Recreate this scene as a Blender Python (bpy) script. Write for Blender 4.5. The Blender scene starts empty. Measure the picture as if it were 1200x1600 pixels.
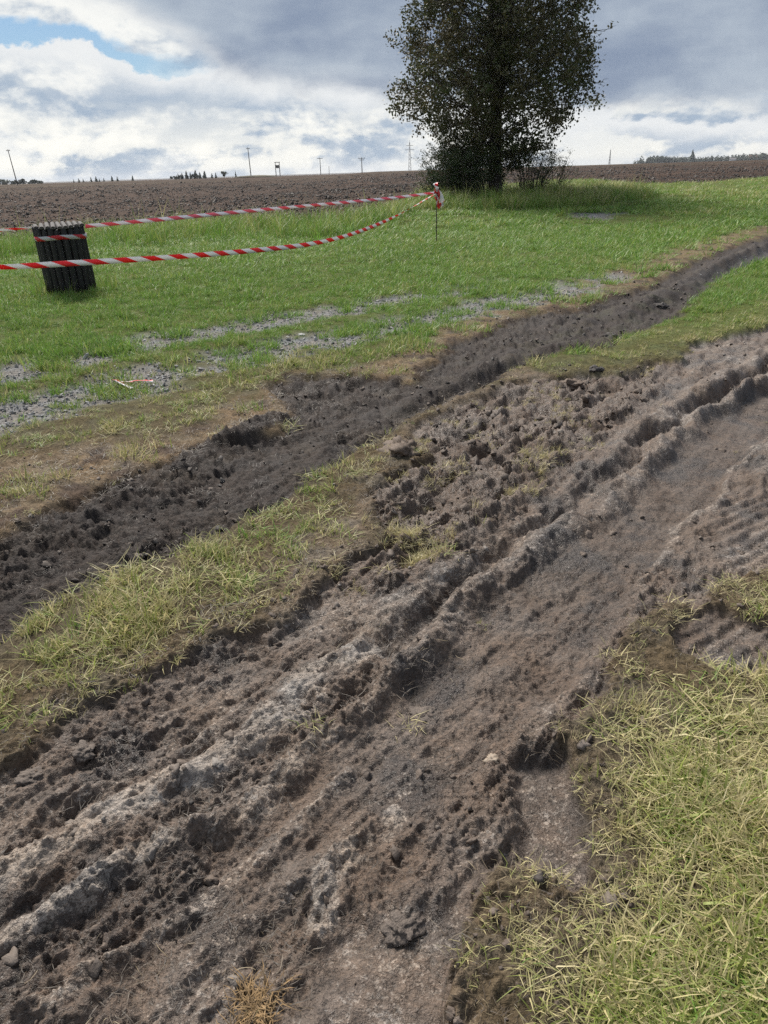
import bpy, math, random
import numpy as np
from mathutils import Vector, Matrix

R = math.radians
SC = bpy.context.scene
COL = SC.collection
random.seed(11)
rng = np.random.default_rng(11)

# ------------------------------------------------------------------ camera, sky, sun, exposure
cam_d = bpy.data.cameras.new('camera')
cam_d.sensor_fit = 'VERTICAL'; cam_d.sensor_height = 36.0; cam_d.lens = 25.2
cam_d.clip_start = 0.05; cam_d.clip_end = 12000
cam = bpy.data.objects.new('camera', cam_d); COL.objects.link(cam)
cam.matrix_world = (Matrix.Translation((0, 0, 1.5)) @ Matrix.Rotation(R(90 - 25.449), 4, 'X')
                    @ Matrix.Rotation(R(-1.75), 4, 'Z'))
SC.camera = cam

SUN_AZ, SUN_EL = R(-26), R(47)          # azimuth from +Y towards +X
SUN_STRENGTH = 4.3
SKY_STRENGTH = 0.088
SKY_GAIN = 0.745
EXPOSURE = 0.50
SC.view_settings.view_transform = 'Standard'; SC.view_settings.look = 'None'
SC.view_settings.gamma = 1.0; SC.view_settings.exposure = EXPOSURE
SC.render.engine = 'CYCLES'
SC.cycles.use_denoising = False
SC.cycles.use_adaptive_sampling = True; SC.cycles.adaptive_threshold = 0.01
SC.cycles.max_bounces = 6; SC.cycles.diffuse_bounces = 3; SC.cycles.glossy_bounces = 2
SC.cycles.transmission_bounces = 4; SC.cycles.transparent_max_bounces = 4
SC.cycles.caustics_reflective = False; SC.cycles.caustics_refractive = False

sun_d = bpy.data.lights.new('sun', 'SUN'); sun_d.energy = SUN_STRENGTH; sun_d.angle = R(24)
sun_d.color = (1.0, 0.95, 0.87)
sun = bpy.data.objects.new('sun', sun_d); COL.objects.link(sun)
sdir = Vector((math.sin(SUN_AZ) * math.cos(SUN_EL), math.cos(SUN_AZ) * math.cos(SUN_EL), math.sin(SUN_EL)))
sun.rotation_euler = (-sdir).to_track_quat('-Z', 'Y').to_euler()
sun.location = (0, 0, 30)


class NT:
    """small helper for building node trees"""
    def __init__(s, tree): s.t = tree; s.l = tree.links
    def n(s, typ, **kw):
        nd = s.t.nodes.new(typ)
        for k, v in kw.items(): setattr(nd, k, v)
        return nd
    def set(s, sock, v):
        if isinstance(v, bpy.types.NodeSocket): s.l.new(v, sock)
        else: sock.default_value = v
    def m(s, op, a, b=None, c=None, clamp=False):
        nd = s.n('ShaderNodeMath', operation=op, use_clamp=clamp)
        for i, v in enumerate((a, b, c)):
            if v is not None: s.set(nd.inputs[i], v)
        return nd.outputs[0]
    def vm(s, op, a, b=None):
        nd = s.n('ShaderNodeVectorMath', operation=op)
        s.set(nd.inputs[0], a)
        if b is not None: s.set(nd.inputs[1], b)
        return nd.outputs[0]
    def sst(s, v, a, b, lo=0.0, hi=1.0):
        nd = s.n('ShaderNodeMapRange', interpolation_type='SMOOTHSTEP')
        s.set(nd.inputs[0], v)
        for i, q in enumerate((a, b, lo, hi)): s.set(nd.inputs[i + 1], q)
        return nd.outputs[0]
    def mix(s, f, a, b, blend='MIX'):
        nd = s.n('ShaderNodeMix', data_type='RGBA', blend_type=blend)
        s.set(nd.inputs[0], f)
        for i, v in ((6, a), (7, b)):
            if isinstance(v, tuple) and len(v) == 3: v = v + (1.0,)
            s.set(nd.inputs[i], v)
        return nd.outputs[2]
    def noise(s, vec, scale, detail=4.0, rough=0.55, dist=0.0):
        nd = s.n('ShaderNodeTexNoise')
        if vec is not None: s.set(nd.inputs['Vector'], vec)
        s.set(nd.inputs['Scale'], scale); s.set(nd.inputs['Detail'], detail)
        s.set(nd.inputs['Roughness'], rough); s.set(nd.inputs['Distortion'], dist)
        return nd.outputs[0]
    def xyz(s, v):
        nd = s.n('ShaderNodeSeparateXYZ'); s.set(nd.inputs[0], v); return nd.outputs
    def comb(s, x, y, z):
        nd = s.n('ShaderNodeCombineXYZ')
        for i, v in enumerate((x, y, z)): s.set(nd.inputs[i], v)
        return nd.outputs[0]


world = bpy.data.worlds.new('World'); SC.world = world; world.use_nodes = True
def build_sky():
    t = NT(world.node_tree); t.t.nodes.clear()
    out = t.n('ShaderNodeOutputWorld'); bg = t.n('ShaderNodeBackground')
    sky = t.n('ShaderNodeTexSky', sky_type='NISHITA')
    sky.sun_disc = False; sky.sun_elevation = SUN_EL; sky.sun_rotation = SUN_AZ
    sky.air_density = 1.0; sky.dust_density = 0.3; sky.ozone_density = 2.5
    d = t.n('ShaderNodeTexCoord').outputs['Generated']
    x, y, z = t.xyz(d)
    zc = t.m('MAXIMUM', z, 0.012)
    az = t.m('ARCTAN2', x, y); el = t.m('ARCSINE', z)
    px = t.m('DIVIDE', x, zc); py = t.m('DIVIDE', y, zc)
    ux = t.m('DIVIDE', x, t.m('ADD', zc, 0.10)); uy = t.m('DIVIDE', y, t.m('ADD', zc, 0.10))
    P = t.comb(ux, uy, 0.0)
    def cv(kx, kz, s, dz=0.0, dx=0.0):
        # seamless domain round the compass: direction on the unit circle plus stretched elevation
        return t.comb(t.m('ADD', t.m('MULTIPLY', x, kx), dx), t.m('MULTIPLY', y, kx), t.m('ADD', t.m('MULTIPLY', el, kz), s + dz))
    n_c = t.noise(cv(1.0, 1.7, 3.7), 9.0, 8.0, 0.60, 0.15)
    n_u = t.noise(cv(1.0, 1.7, 3.7, -0.022, 0.006), 9.0, 8.0, 0.60, 0.15)
    lit = t.m('SUBTRACT', n_u, n_c)                   # thicker below than above: a lit top
    n_f = t.noise(cv(1.0, 2.6, 8.2), 24.0, 5.0, 0.55, 0.2)
    n_soft = t.noise(cv(1.0, 3.0, 9.1), 4.0, 4.0, 0.5, 0.2)
    n_lay = t.noise(cv(1.0, 5.0, 1.3), 6.5, 5.0, 0.55, 0.1)
    n_big = t.noise(P, 0.35, 4.0, 0.5, 0.3)
    n_deck = t.noise(P, 0.8, 4.0, 0.5, 0.3)
    K = SKY_GAIN
    blue = t.mix(1.0, sky.outputs[0], (SKY_STRENGTH * .56, SKY_STRENGTH * .62, SKY_STRENGTH * .66), 'MULTIPLY')
    # lower broken cumulus: colour from blue grey bases to white tops
    sh = t.m('ADD', t.m('MULTIPLY', lit, 3.0), t.m('MULTIPLY', t.m('SUBTRACT', n_soft, 0.5), 2.1))
    sh = t.m('ADD', sh, t.m('MULTIPLY', t.m('SUBTRACT', n_f, 0.5), 0.5))
    shade = t.sst(sh, -0.36, 0.42)
    cum = t.mix(shade, (0.36 * K, 0.45 * K, 0.565 * K), (0.90 * K, 0.905 * K, 0.875 * K))
    low = t.sst(el, 0.0, 0.11, 1.0, 0.0)
    glow = t.m('MULTIPLY', low, t.sst(t.m('ADD', n_lay, t.m('MULTIPLY', lit, .8)), 0.40, 0.55))
    cum = t.mix(t.m('MULTIPLY', glow, 0.8), cum, (1.06 * K, 1.03 * K, 0.93 * K))
    # blue gap between the cumulus and the deck
    ge = t.m('ADD', el, t.m('MULTIPLY', t.m('SUBTRACT', n_c, 0.5), 0.11))
    gap_c = t.m('ADD', 0.146, t.m('MULTIPLY', t.m('ADD', az, 0.36), -0.12))
    gap_d = t.m('SUBTRACT', ge, gap_c)
    gap = t.m('MULTIPLY', t.sst(gap_d, -0.016, -0.010), t.sst(gap_d, 0.015, 0.002))
    gap = t.m('MULTIPLY', gap, t.sst(t.m('ABSOLUTE', t.m('ADD', az, 0.40)), 0.24, 0.12))
    cover = t.sst(t.m('ADD', n_c, t.m('MULTIPLY', n_big, 0.35)), 0.42, 0.52)
    cover = t.m('MAXIMUM', cover, t.sst(el, 0.13, 0.09, 0.0, 0.9))
    cover = t.m('MULTIPLY', cover, t.m('SUBTRACT', 1.0, gap))
    cum = t.mix(t.m('MULTIPLY', t.sst(gap_d, -0.055, -0.012), t.sst(gap_d, 0.0, -0.010)), cum, (0.80 * K, 0.82 * K, 0.83 * K))
    base = t.mix(cover, blue, cum)
    # the grey deck, its far edge running away to the right
    e0 = t.m('ADD', 0.080, t.m('MULTIPLY', az, -0.085))          # elevation of the deck's edge
    e0 = t.m('ADD', e0, t.m('MULTIPLY', t.sst(az, -0.10, -0.36), 0.066))
    edge = t.m('SUBTRACT', e0, el)
    edge = t.m('ADD', edge, t.m('MULTIPLY', t.m('SUBTRACT', n_c, 0.5), 0.075))
    edge = t.m('ADD', edge, t.m('MULTIPLY', t.m('SUBTRACT', n_soft, 0.5), 0.03))
    deckm = t.sst(edge, 0.010, -0.016)
    dk = t.m('ADD', t.m('MULTIPLY', n_deck, 0.35), t.m('MULTIPLY', n_soft, 0.65))
    dk = t.m('ADD', dk, t.m('MULTIPLY', t.m('SUBTRACT', n_c, 0.5), 0.45))
    dk = t.sst(t.m('ADD', dk, t.sst(az, 0.0, -0.5, 0.0, 0.10)), 0.36, 0.72)
    deck = t.mix(dk, (0.235 * K, 0.295 * K, 0.405 * K), (0.46 * K, 0.525 * K, 0.60 * K))
    rim = t.sst(edge, -0.035, 0.004)
    deck = t.mix(t.m('MULTIPLY', rim, t.sst(az, 0.15, -0.25, 0.15, 0.75)), deck, (0.70 * K, 0.72 * K, 0.74 * K))
    full = t.mix(deckm, base, deck)
    t.l.new(full, bg.inputs[0]); bg.inputs[1].default_value = 1.0
    t.l.new(bg.outputs[0], out.inputs[0])
build_sky()


# ------------------------------------------------------------------ noise in numpy
def sst(a, b, x):
    t = np.clip((x - a) / (b - a), 0, 1); return t * t * (3 - 2 * t)
def lerp(a, b, t): return a + (b - a) * t
def _hash(ix, iy, seed):
    h = (ix.astype(np.int64) * 374761393 + iy.astype(np.int64) * 668265263 + seed * 974634777) & 0xFFFFFFFF
    h = ((h ^ (h >> 13)) * 1274126177) & 0xFFFFFFFF
    h = ((h ^ (h >> 16)) * 2246822519) & 0xFFFFFFFF
    return (h ^ (h >> 15)) & 0xFFFFFFFF
_GA = np.linspace(0, 2 * np.pi, 64, endpoint=False)
_GX, _GY = np.cos(_GA).astype(np.float32), np.sin(_GA).astype(np.float32)
def perlin(x, y, seed=0):
    x0 = np.floor(x); y0 = np.floor(y); fx = (x - x0).astype(np.float32); fy = (y - y0).astype(np.float32)
    ix = x0.astype(np.int64); iy = y0.astype(np.int64)
    u = fx * fx * fx * (fx * (fx * 6 - 15) + 10); v = fy * fy * fy * (fy * (fy * 6 - 15) + 10)
    def g(dx, dy):
        k = _hash(ix + dx, iy + dy, seed) & 63
        return _GX[k] * (fx - dx) + _GY[k] * (fy - dy)
    a = lerp(g(0, 0), g(1, 0), u); b = lerp(g(0, 1), g(1, 1), u)
    return lerp(a, b, v) * 1.5
def fbm(x, y, oct=3, seed=0, gain=0.5):
    s = np.zeros(x.shape, np.float32); a = 1.0; tot = 0
    for i in range(oct):
        s += a * perlin(x * 2.03 ** i + 17.3 * i, y * 2.03 ** i - 9.1 * i, seed + i); tot += a; a *= gain
    return s / tot
def billow(x, y, oct=2, seed=0):
    s = np.zeros(x.shape, np.float32); a = 1.0; tot = 0
    for i in range(oct):
        s += a * np.abs(perlin(x * 2.1 ** i + 5.3 * i, y * 2.1 ** i, seed + i)); tot += a; a *= 0.5
    return s / tot
def worley(x, y, seed=0):
    x0 = np.floor(x); y0 = np.floor(y); ix = x0.astype(np.int64); iy = y0.astype(np.int64)
    fx = x - x0; fy = y - y0
    f1 = np.full(x.shape, 9.0, np.float32); f2 = f1.copy(); idv = np.zeros(x.shape, np.float32)
    for dx in (-1, 0, 1):
        for dy in (-1, 0, 1):
            h = _hash(ix + dx, iy + dy, seed)
            d = np.hypot(dx + (h & 1023) / 1023.0 - fx, dy + ((h >> 10) & 1023) / 1023.0 - fy).astype(np.float32)
            m = d < f1
            f2 = np.where(m, f1, np.minimum(f2, d)); idv = np.where(m, ((h >> 20) & 1023) / 1023.0, idv)
            f1 = np.where(m, d, f1)
    return f1, f2, idv
def clods(x, y, seed=0, size=0.62):
    f1, f2, i = worley(x + 0.35 * perlin(x * 1.7, y * 1.7, seed + 5), y + 0.35 * perlin(x * 1.7 + 9, y * 1.7, seed + 6), seed)
    s = size * (0.55 + 0.6 * i)
    return np.sqrt(np.maximum(0, 1 - (f1 / s) ** 2)) * (0.4 + 0.6 * i)
def sdpoly(x, y, pts, pad=0.6):
    P = np.array(pts); out = np.full(x.shape, pad, np.float32)
    m = (x > P[:, 0].min() - pad) & (x < P[:, 0].max() + pad) & (y > P[:, 1].min() - pad) & (y < P[:, 1].max() + pad)
    if not m.any(): return out
    a, b = x[m].astype(np.float32), y[m].astype(np.float32)
    d2 = np.full(a.shape, 1e9, np.float32); ins = np.zeros(a.shape, bool)
    for i in range(len(P)):
        x1, y1 = P[i]; x2, y2 = P[(i + 1) % len(P)]
        ex, ey = x2 - x1, y2 - y1
        t = np.clip(((a - x1) * ex + (b - y1) * ey) / max(ex * ex + ey * ey, 1e-9), 0, 1)
        d2 = np.minimum(d2, (a - x1 - t * ex) ** 2 + (b - y1 - t * ey) ** 2)
        if abs(ey) > 1e-9:
            c = ((y1 > b) != (y2 > b)) & (a < ex * (b - y1) / ey + x1); ins ^= c
    d = np.sqrt(d2); out[m] = np.minimum(np.where(ins, -d, d), pad)
    return out
def polyline(x, y, pts, pad=0.6):
    """signed distance to an open line (positive on its right hand) and position along it 0..1"""
    P = np.array(pts); L = np.hypot(*(P[1:] - P[:-1]).T); cum = np.concatenate([[0], np.cumsum(L)])
    D = np.full(x.shape, 9.0, np.float32); T = np.zeros(x.shape, np.float32)
    m = (x > P[:, 0].min() - pad) & (x < P[:, 0].max() + pad) & (y > P[:, 1].min() - pad) & (y < P[:, 1].max() + pad)
    if not m.any(): return D, T
    a, b = x[m].astype(np.float32), y[m].astype(np.float32)
    bd = np.full(a.shape, 1e9, np.float32); bs = np.zeros(a.shape, np.float32); bt = np.zeros(a.shape, np.float32)
    for i in range(len(L)):
        x1, y1 = P[i]; ex, ey = P[i + 1] - P[i]
        t = np.clip(((a - x1) * ex + (b - y1) * ey) / (L[i] ** 2), 0, 1)
        dx, dy = a - x1 - t * ex, b - y1 - t * ey
        d = np.hypot(dx, dy); k = d < bd
        bd = np.where(k, d, bd); bs = np.where(k, np.sign(ey * dx - ex * dy), bs); bt = np.where(k, cum[i] + t * L[i], bt)
    D[m] = bd * np.where(bs == 0, 1, bs); T[m] = bt / cum[-1]
    return D, T

# ground plan of the site, metres
POLY = {
    'MUD': [(-1.59, 1.44), (-1.11, 1.54), (-1.04, 1.64), (-0.98, 1.83), (-0.76, 1.99), (-0.63, 2.13), (-0.39, 2.24), (-0.22, 2.55), (-0.0, 2.88), (-0.03, 3.31), (0.01, 3.6), (0.31, 3.91), (0.17, 4.14), (0.27, 4.5), (0.68, 5.05), (1.01, 5.36), (1.43, 5.5), (1.8, 5.55), (2.53, 5.99), (3.03, 6.69), (3.87, 7.17), (9.43, 12.11), (2.67, 2.96), (1.53, 2.47), (1.32, 2.39), (1.13, 2.24), (1.04, 2.31), (0.86, 2.11), (0.76, 1.98), (0.68, 1.79), (0.53, 1.65), (0.47, 1.57), (0.52, 1.47), (0.45, 1.14), (0.36, 1.12), (0.25, 1.21), (0.18, 1.1), (0.13, 0.95), (0.1, 0.83), (0.07, 0.55), (-0.97, 0.57)],
    'MUDR': [(1.03, 2.22), (1.21, 2.26), (1.36, 2.12), (1.57, 2.02), (1.41, 1.74), (1.22, 1.84), (1.05, 1.88), (0.97, 2.01)],
    'CRUMB': [(-0.13, 3.48), (0.46, 4.77), (1.01, 5.37), (1.8, 5.55), (2.49, 5.9), (1.99, 5.08), (1.28, 4.05), (0.88, 3.48), (0.56, 3.12), (0.25, 2.75), (-0.01, 2.44), (-0.16, 2.45), (-0.0, 2.88)],
    'DARK': [(-2.1, 2.52), (-1.8, 3.01), (-1.54, 3.55), (-1.06, 4.2), (-0.68, 4.35), (-0.67, 4.67), (-0.65, 4.88), (-0.83, 5.58), (-0.75, 5.8), (-0.18, 5.8), (0.23, 5.45), (0.65, 6.75), (1.74, 8.32), (2.29, 8.48), (3.49, 9.84), (6.46, 14.07), (8.52, 16.53), (16.64, 23.26), (13.07, 18.06), (6.37, 12.21), (4.67, 10.19), (3.32, 7.97), (2.06, 6.43), (1.58, 6.36), (1.06, 5.64), (0.28, 4.71), (-0.18, 3.94), (-0.67, 3.05), (-1.0, 2.71), (-1.29, 2.45), (-1.4, 2.15), (-1.69, 1.87)],
    'DRY': [(-2.0, 2.37), (-2.67, 3.43), (-2.21, 3.87), (-1.89, 4.21), (-1.4, 4.29), (-0.8, 5.3), (-0.75, 5.76), (-0.18, 5.9), (0.34, 6.66), (0.97, 7.98), (1.82, 9.11), (2.83, 10.59), (4.26, 12.13), (6.9, 15.98), (9.68, 18.88), (20.22, 28.5), (14.07, 19.51), (7.19, 13.85), (3.16, 8.85), (1.65, 7.87), (0.23, 5.45), (-0.62, 4.59), (-1.04, 4.14), (-1.74, 2.87)],
    'PAD': [(-0.17, 0.98), (-0.09, 1.1), (-0.03, 1.05), (0.1, 1.1), (0.18, 1.19), (0.13, 1.02), (0.09, 0.83), (0.06, 0.55), (-0.14, 0.55)],
    'SLOT': [(0.36, 1.54), (0.49, 1.55), (0.51, 1.45), (0.45, 1.16), (0.39, 1.12), (0.33, 1.27)],
    'GPATCH': [(5.98, 26.47), (7.48, 27.21), (7.29, 23.06), (6.27, 21.33), (5.71, 22.3)],
    'TREAD': [(1.61, 3.12), (1.87, 3.42), (2.06, 3.15), (1.67, 2.44), (1.39, 2.56)],
}
LINE = {
    'RA': [(6.49, 9.22), (4.63, 7.39), (3.37, 6.17), (2.56, 5.33), (2.0, 4.73), (1.51, 4.17), (1.25, 3.86), (0.99, 3.57)],
    'RA2': [(0.84, 3.13), (0.51, 2.85), (0.23, 2.6), (0.04, 2.37), (-0.05, 2.2)],
    'RB': [(5.67, 7.97), (4.13, 6.53), (2.71, 5.13), (1.91, 4.28), (1.45, 3.76), (1.1, 3.24), (0.62, 2.81), (0.43, 2.6), (0.2, 2.25), (-0.02, 1.89), (-0.17, 1.7)],
    'RB2': [(-0.17, 1.7), (-0.31, 1.53), (-0.39, 1.38), (-0.51, 1.29)],
    'RC': [(4.36, 5.99), (3.22, 4.94), (2.37, 4.16), (1.93, 3.63), (1.6, 3.17), (1.36, 2.96), (1.13, 2.63), (0.95, 2.34), (0.82, 2.24), (0.71, 2.03)],
    'RC2': [(0.69, 1.92), (0.55, 1.79), (0.43, 1.65), (0.35, 1.53)],
    'RC3': [(0.31, 1.38), (0.23, 1.26), (0.17, 1.1)],
    'RD': [(-0.01, 2.16), (-0.14, 2.05), (-0.27, 1.89), (-0.37, 1.71), (-0.52, 1.58), (-0.67, 1.44), (-0.84, 1.3), (-1.02, 1.19), (-1.2, 1.1)],
    'RE': [(0.05, 1.4), (-0.09, 1.27), (-0.18, 1.18), (-0.18, 1.05), (-0.2, 0.99)],
    'FLOOR': [(4.84, 6.72), (3.62, 5.64), (2.49, 4.57), (1.71, 3.69), (1.17, 3.01), (0.77, 2.5), (0.44, 2.12), (0.18, 1.75), (-0.02, 1.5), (-0.26, 1.2), (-0.44, 1.0), (-0.6, 0.85), (-0.75, 0.65)],
    'RUT2': [(4.37, 6.94), (3.12, 5.66), (2.25, 4.81), (1.62, 4.14), (1.16, 3.51), (0.79, 3.06), (0.47, 2.74), (0.22, 2.43), (-0.01, 2.06)],
    'MFLOOR': [(16.09, 22.46), (11.01, 18.44), (7.14, 13.75), (4.63, 10.53), (2.95, 8.23), (1.94, 7.08), (1.16, 6.25), (0.26, 5.02), (-0.38, 4.19), (-0.84, 3.45), (-1.26, 2.73), (-1.49, 2.34), (-1.68, 2.04)],
    'RM': [(2.17, 6.62), (1.61, 6.48), (1.09, 6.14), (0.52, 5.33), (0.06, 4.73)],
    'RM2': [(11.18, 18.73), (7.62, 14.72), (5.76, 12.46), (3.97, 9.74), (2.62, 8.09), (2.01, 7.64)],
    'RM3': [(-0.65, 4.81), (-1.04, 4.14), (-1.35, 3.49), (-1.77, 2.94)],
    'G1': [(-3.81, 5.63), (-3.26, 6.1), (-2.86, 6.5), (-2.55, 6.97), (-2.13, 7.5), (-1.7, 7.69), (-1.1, 8.32), (-0.24, 9.01), (0.5, 9.61), (1.5, 10.88)],
    'G2': [(-3.07, 4.38), (-2.73, 4.97), (-2.29, 5.41), (-1.86, 6.0), (-1.29, 6.5), (-0.93, 6.83), (-0.21, 7.47), (0.42, 8.07), (1.31, 8.83), (2.45, 9.76), (3.39, 10.94)],
    'FEDGE': [(-12.09, 13.06), (-10.84, 16.35), (-9.74, 19.88), (-8.35, 22.49), (-4.72, 24.14), (-1.65, 23.1), (-0.52, 24.37), (1.24, 27.66), (3.49, 37.14), (7.38, 46.35), (12.75, 59.07), (14.83, 57.8), (14.38, 42.46), (16.33, 38.83), (23.9, 47.68), (31.28, 47.1), (40.62, 44.7)],
    'RF': [(-0.09, 1.55), (-0.3, 1.31), (-0.47, 1.12), (-0.64, 0.96), (-0.82, 0.83)],
    'RG': [(-0.48, 1.38), (-0.65, 1.23), (-0.81, 1.08), (-0.96, 0.99)],
    'RH': [(0.21, 1.64), (-0.02, 1.42), (-0.25, 1.16), (-0.44, 0.97), (-0.53, 0.85)],
    'RI': [(-0.19, 2.07), (-0.43, 1.82), (-0.59, 1.64), (-0.74, 1.51), (-0.93, 1.38)],
}

# ------------------------------------------------------------------ the lie of the land (metres, camera stands at 0,0)
FE = np.array(LINE['FEDGE']); FE_AZ = np.arctan2(FE[:, 0], FE[:, 1]); FE_R = np.hypot(FE[:, 0], FE[:, 1])
def land(x, y):
    r = np.hypot(x, y)
    z = .5 * sst(17, 31, y) * sst(-12, 2, x) + .85 * sst(25, 260, r) - 6 * sst(270, 900, r)
    return z
def terrace(p, sharp=.16):
    f = np.floor(p); return f + sst(.5 - sharp, .5 + sharp, p - f)
def bump_profile(d, w, steep=1.0):
    """ridge profile, steeper on the side of positive d"""
    ww = np.where(d > 0, w / steep, w * 1.25)
    return np.exp(-np.abs(d / ww) ** 2.6)

# name, height, width, steepness of the rut side, paleness (dried mud plus painted sheen)
RIDGES = [('RA', .048, .085, 1.6, .40), ('RA2', .026, .060, 1.2, .5), ('RB', .044, .060, 1.5, .42), ('RB2', .026, .045, 1.3, .6),
          ('RC', .034, .026, 1.0, .5), ('RC2', .030, .030, 1.0, .4), ('RC3', .02, .03, 1.0, .2), ('RD', .026, .095, 1.3, .85),
          ('RE', .022, .036, 1.2, .7), ('RF', .018, .028, 1.3, .5), ('RG', .022, .045, 1.5, .7), ('RH', .015, .026, 1.3, .4), ('RI', .016, .034, 1.3, .35)]
MRIDGES = [('RM', .075, .10, 1.4), ('RM2', .075, .15, 1.2), ('RM3', .03, .10, 1.0)]

C_MUD = np.array((.116, .084, .064)); C_PALE = np.array((.285, .242, .205)); C_DARK = np.array((.037, .028, .024))
C_BROWN = np.array((.098, .067, .048)); C_DRY = np.array((.185, .138, .092)); C_GRAVEL = np.array((.200, .194, .188))
C_TURF = np.array((.095, .115, .036)); C_FIELD = np.array((.058, .038, .028)); C_WET = np.array((.150, .142, .140))
C_BARE = np.array((.155, .123, .092)); C_SOD = np.array((.100, .080, .052))

def terrain(x, y):
    n = x.shape
    r = np.hypot(x, y); az = np.arctan2(x, y)
    o = {}
    z = land(x, y).astype(np.float32)
    fe = np.interp(az, FE_AZ, FE_R)
    field = sst(-.4, .4, r - fe + .9 * fbm(x * .5, y * .5, 3, 3)) * (y > 8)
    near = r < 24
    fld = {k: np.zeros(n, np.float32) for k in ('mud', 'dark', 'dry', 'grav', 'pale', 'crumb', 'rough', 'pad', 'floor', 'dz', 'mfl', 'bare', 'slot', 'mudr')}
    a, b, q = x[near].astype(np.float64), y[near].astype(np.float64), r[near]
    if a.size:
        sc = np.clip(q / 3, .5, 2.2)
        w1 = fbm(a * 2.3, b * 2.3, 3, 21) * .07 * sc; w2 = fbm(a * 2.3, b * 2.3, 3, 31) * .07 * sc
        h1 = fbm(a * 11, b * 11, 3, 41) * .028; h2 = fbm(a * 11, b * 11, 3, 51) * .028
        XR, YR = a + w1 + .75 * h1, b + w2 + .75 * h2
        w1 = w1 + h1; w2 = w2 + h2
        X, Y = a + w1, b + w2
        e = .010 + .005 * q
        sm = sdpoly(X + .02 * fbm(a * 24, b * 24, 2, 52), Y + .02 * fbm(a * 24, b * 24, 2, 53), POLY['MUD']); sr = sdpoly(X, Y, POLY['MUDR'])
        mud = sst(e, -e, sm); mudr = sst(e, -e, sr)
        sdk = sdpoly(X, Y, POLY['DARK']); dark = sst(e * 1.6, -e * 1.6, sdk)
        dry = sst(.18, -.12, sdpoly(X + w1, Y + w2, POLY['DRY'], 1.0) + .12 * fbm(a * 3, b * 3, 3, 61))
        crumb = sst(.08, -.08, sdpoly(X, Y, POLY['CRUMB']))
        pad = sst(.03, -.03, sdpoly(X, Y, POLY['PAD'])); slot = sst(.025, -.02, sdpoly(X, Y, POLY['SLOT']))
        tread = sst(.08, -.06, sdpoly(X, Y, POLY['TREAD']))
        mud = np.maximum(mud, slot)
        # loose gravel of the old lane
        gr = np.zeros(a.shape, np.float32)
        for k, hw in (('G1', .38), ('G2', .42)):
            d, t = polyline(a + 2 * w1, b + 2 * w2, LINE[k], 2.0)
            gr = np.maximum(gr, sst(1.25, .55, np.abs(d) / hw))
        gr *= sst(-.40, -.05, fbm(a * 1.15 + 4, b * 1.15, 3, 71) + .04)
        gp = sst(.4, -.3, sdpoly(a + 4 * w1, b + 4 * w2, POLY['GPATCH'], 2.0))
        gr = np.maximum(gr, gp) * (1 - mud) * (1 - dark)
        # dragged mud: long streaks along the direction of travel
        u = .63 * a + .776 * b; v = .776 * a - .63 * b
        streak = fbm(u * 2.2, v * 13, 3, 81); streak2 = fbm(u * 6, v * 40, 2, 91)
        dz = np.zeros(a.shape, np.float32); pale = np.zeros(a.shape, np.float32); crest = np.zeros(a.shape, np.float32)
        jig = fbm(a * 3.0, b * 3.0, 3, 101, .5); slow = fbm(a * 1.1 + 2, b * 1.1, 2, 102)
        for k, h, w, st, pl in RIDGES:
            d, t = polyline(XR, YR, LINE[k], .5)
            m_ = np.abs(d) < .5
            ends = sst(0, .06, t) * sst(1, .90, t)
            if k in ('RB',): ends = sst(0, .02, t)
            if k in ('RA', 'RC'): ends = sst(1, .85, t)
            hh = h * np.clip(1 + .7 * jig + .6 * slow, .15, 1.7) * ends
            p = bump_profile(d, w * (1 + .3 * jig - .6 * slow), st) * m_
            dz = np.maximum(dz, hh * p) if k in ('RB2', 'RE') else dz + hh * p
            pale = np.maximum(pale, pl * sst(.25, .8, p) * ends); crest = np.maximum(crest, p * ends)  # pale crests: dried mud, with the wet sky sheen put into the colour
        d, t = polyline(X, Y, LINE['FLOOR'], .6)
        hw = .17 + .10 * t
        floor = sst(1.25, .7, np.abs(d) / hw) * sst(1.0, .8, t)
        dz -= .055 * floor * (1 - .4 * sst(.45, .8, t))
        d2, t2 = polyline(X, Y, LINE['RUT2'], .5)
        rut2 = np.exp(-(d2 / .055) ** 2) * sst(0, .1, t2)
        dz -= .060 * rut2
        # secondary rut left of ridge A
        rough = 1.0 + .25 * crumb - .42 * floor * sst(.75, .4, t) - .25 * floor
        rough = rough * (1 - .80 * pad) * (1 - .85 * slot) * (1 - .15 * sst(.3, .9, crest) * sst(1.6, 2.6, q))
        rough = rough * (1 - .6 * tread) * np.where(mudr > .5, .6, 1.0)
        qx = a + .020 * fbm(a * 14, b * 14, 2, 105); qy = b + .020 * fbm(a * 14 + 5, b * 14, 2, 106)
        bl = np.abs(perlin(qx * 6.5, qy * 6.5, 111)); bl2 = np.abs(perlin(qx * 14, qy * 14, 121))
        bl3 = np.abs(perlin(qx * 30, qy * 30, 122)); bl4 = np.abs(perlin(qx * 64, qy * 64, 123))
        f1 = fbm(a * 38, b * 38, 3, 131, .6); f2 = fbm(a * 105, b * 105, 2, 141)
        c1 = clods(a * 8.5, b * 8.5, 151); c2 = clods(a * 19, b * 19, 161); c3 = clods(a * 42, b * 42, 171)
        su = u + .05 * fbm(a * 5, b * 5, 2, 107)
        groove = np.abs(perlin(su * 1.6, v * 11, 173)); groove2 = np.abs(perlin(su * 4.5, v * 27, 174))
        rid = 1 - np.abs(fbm(qx * 8 + streak, qy * 8, 3, 175)) * 2.6          # torn, ridged crust
        crust = np.maximum(0, rid) ** 2
        mm = np.maximum(mud, mudr)
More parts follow.
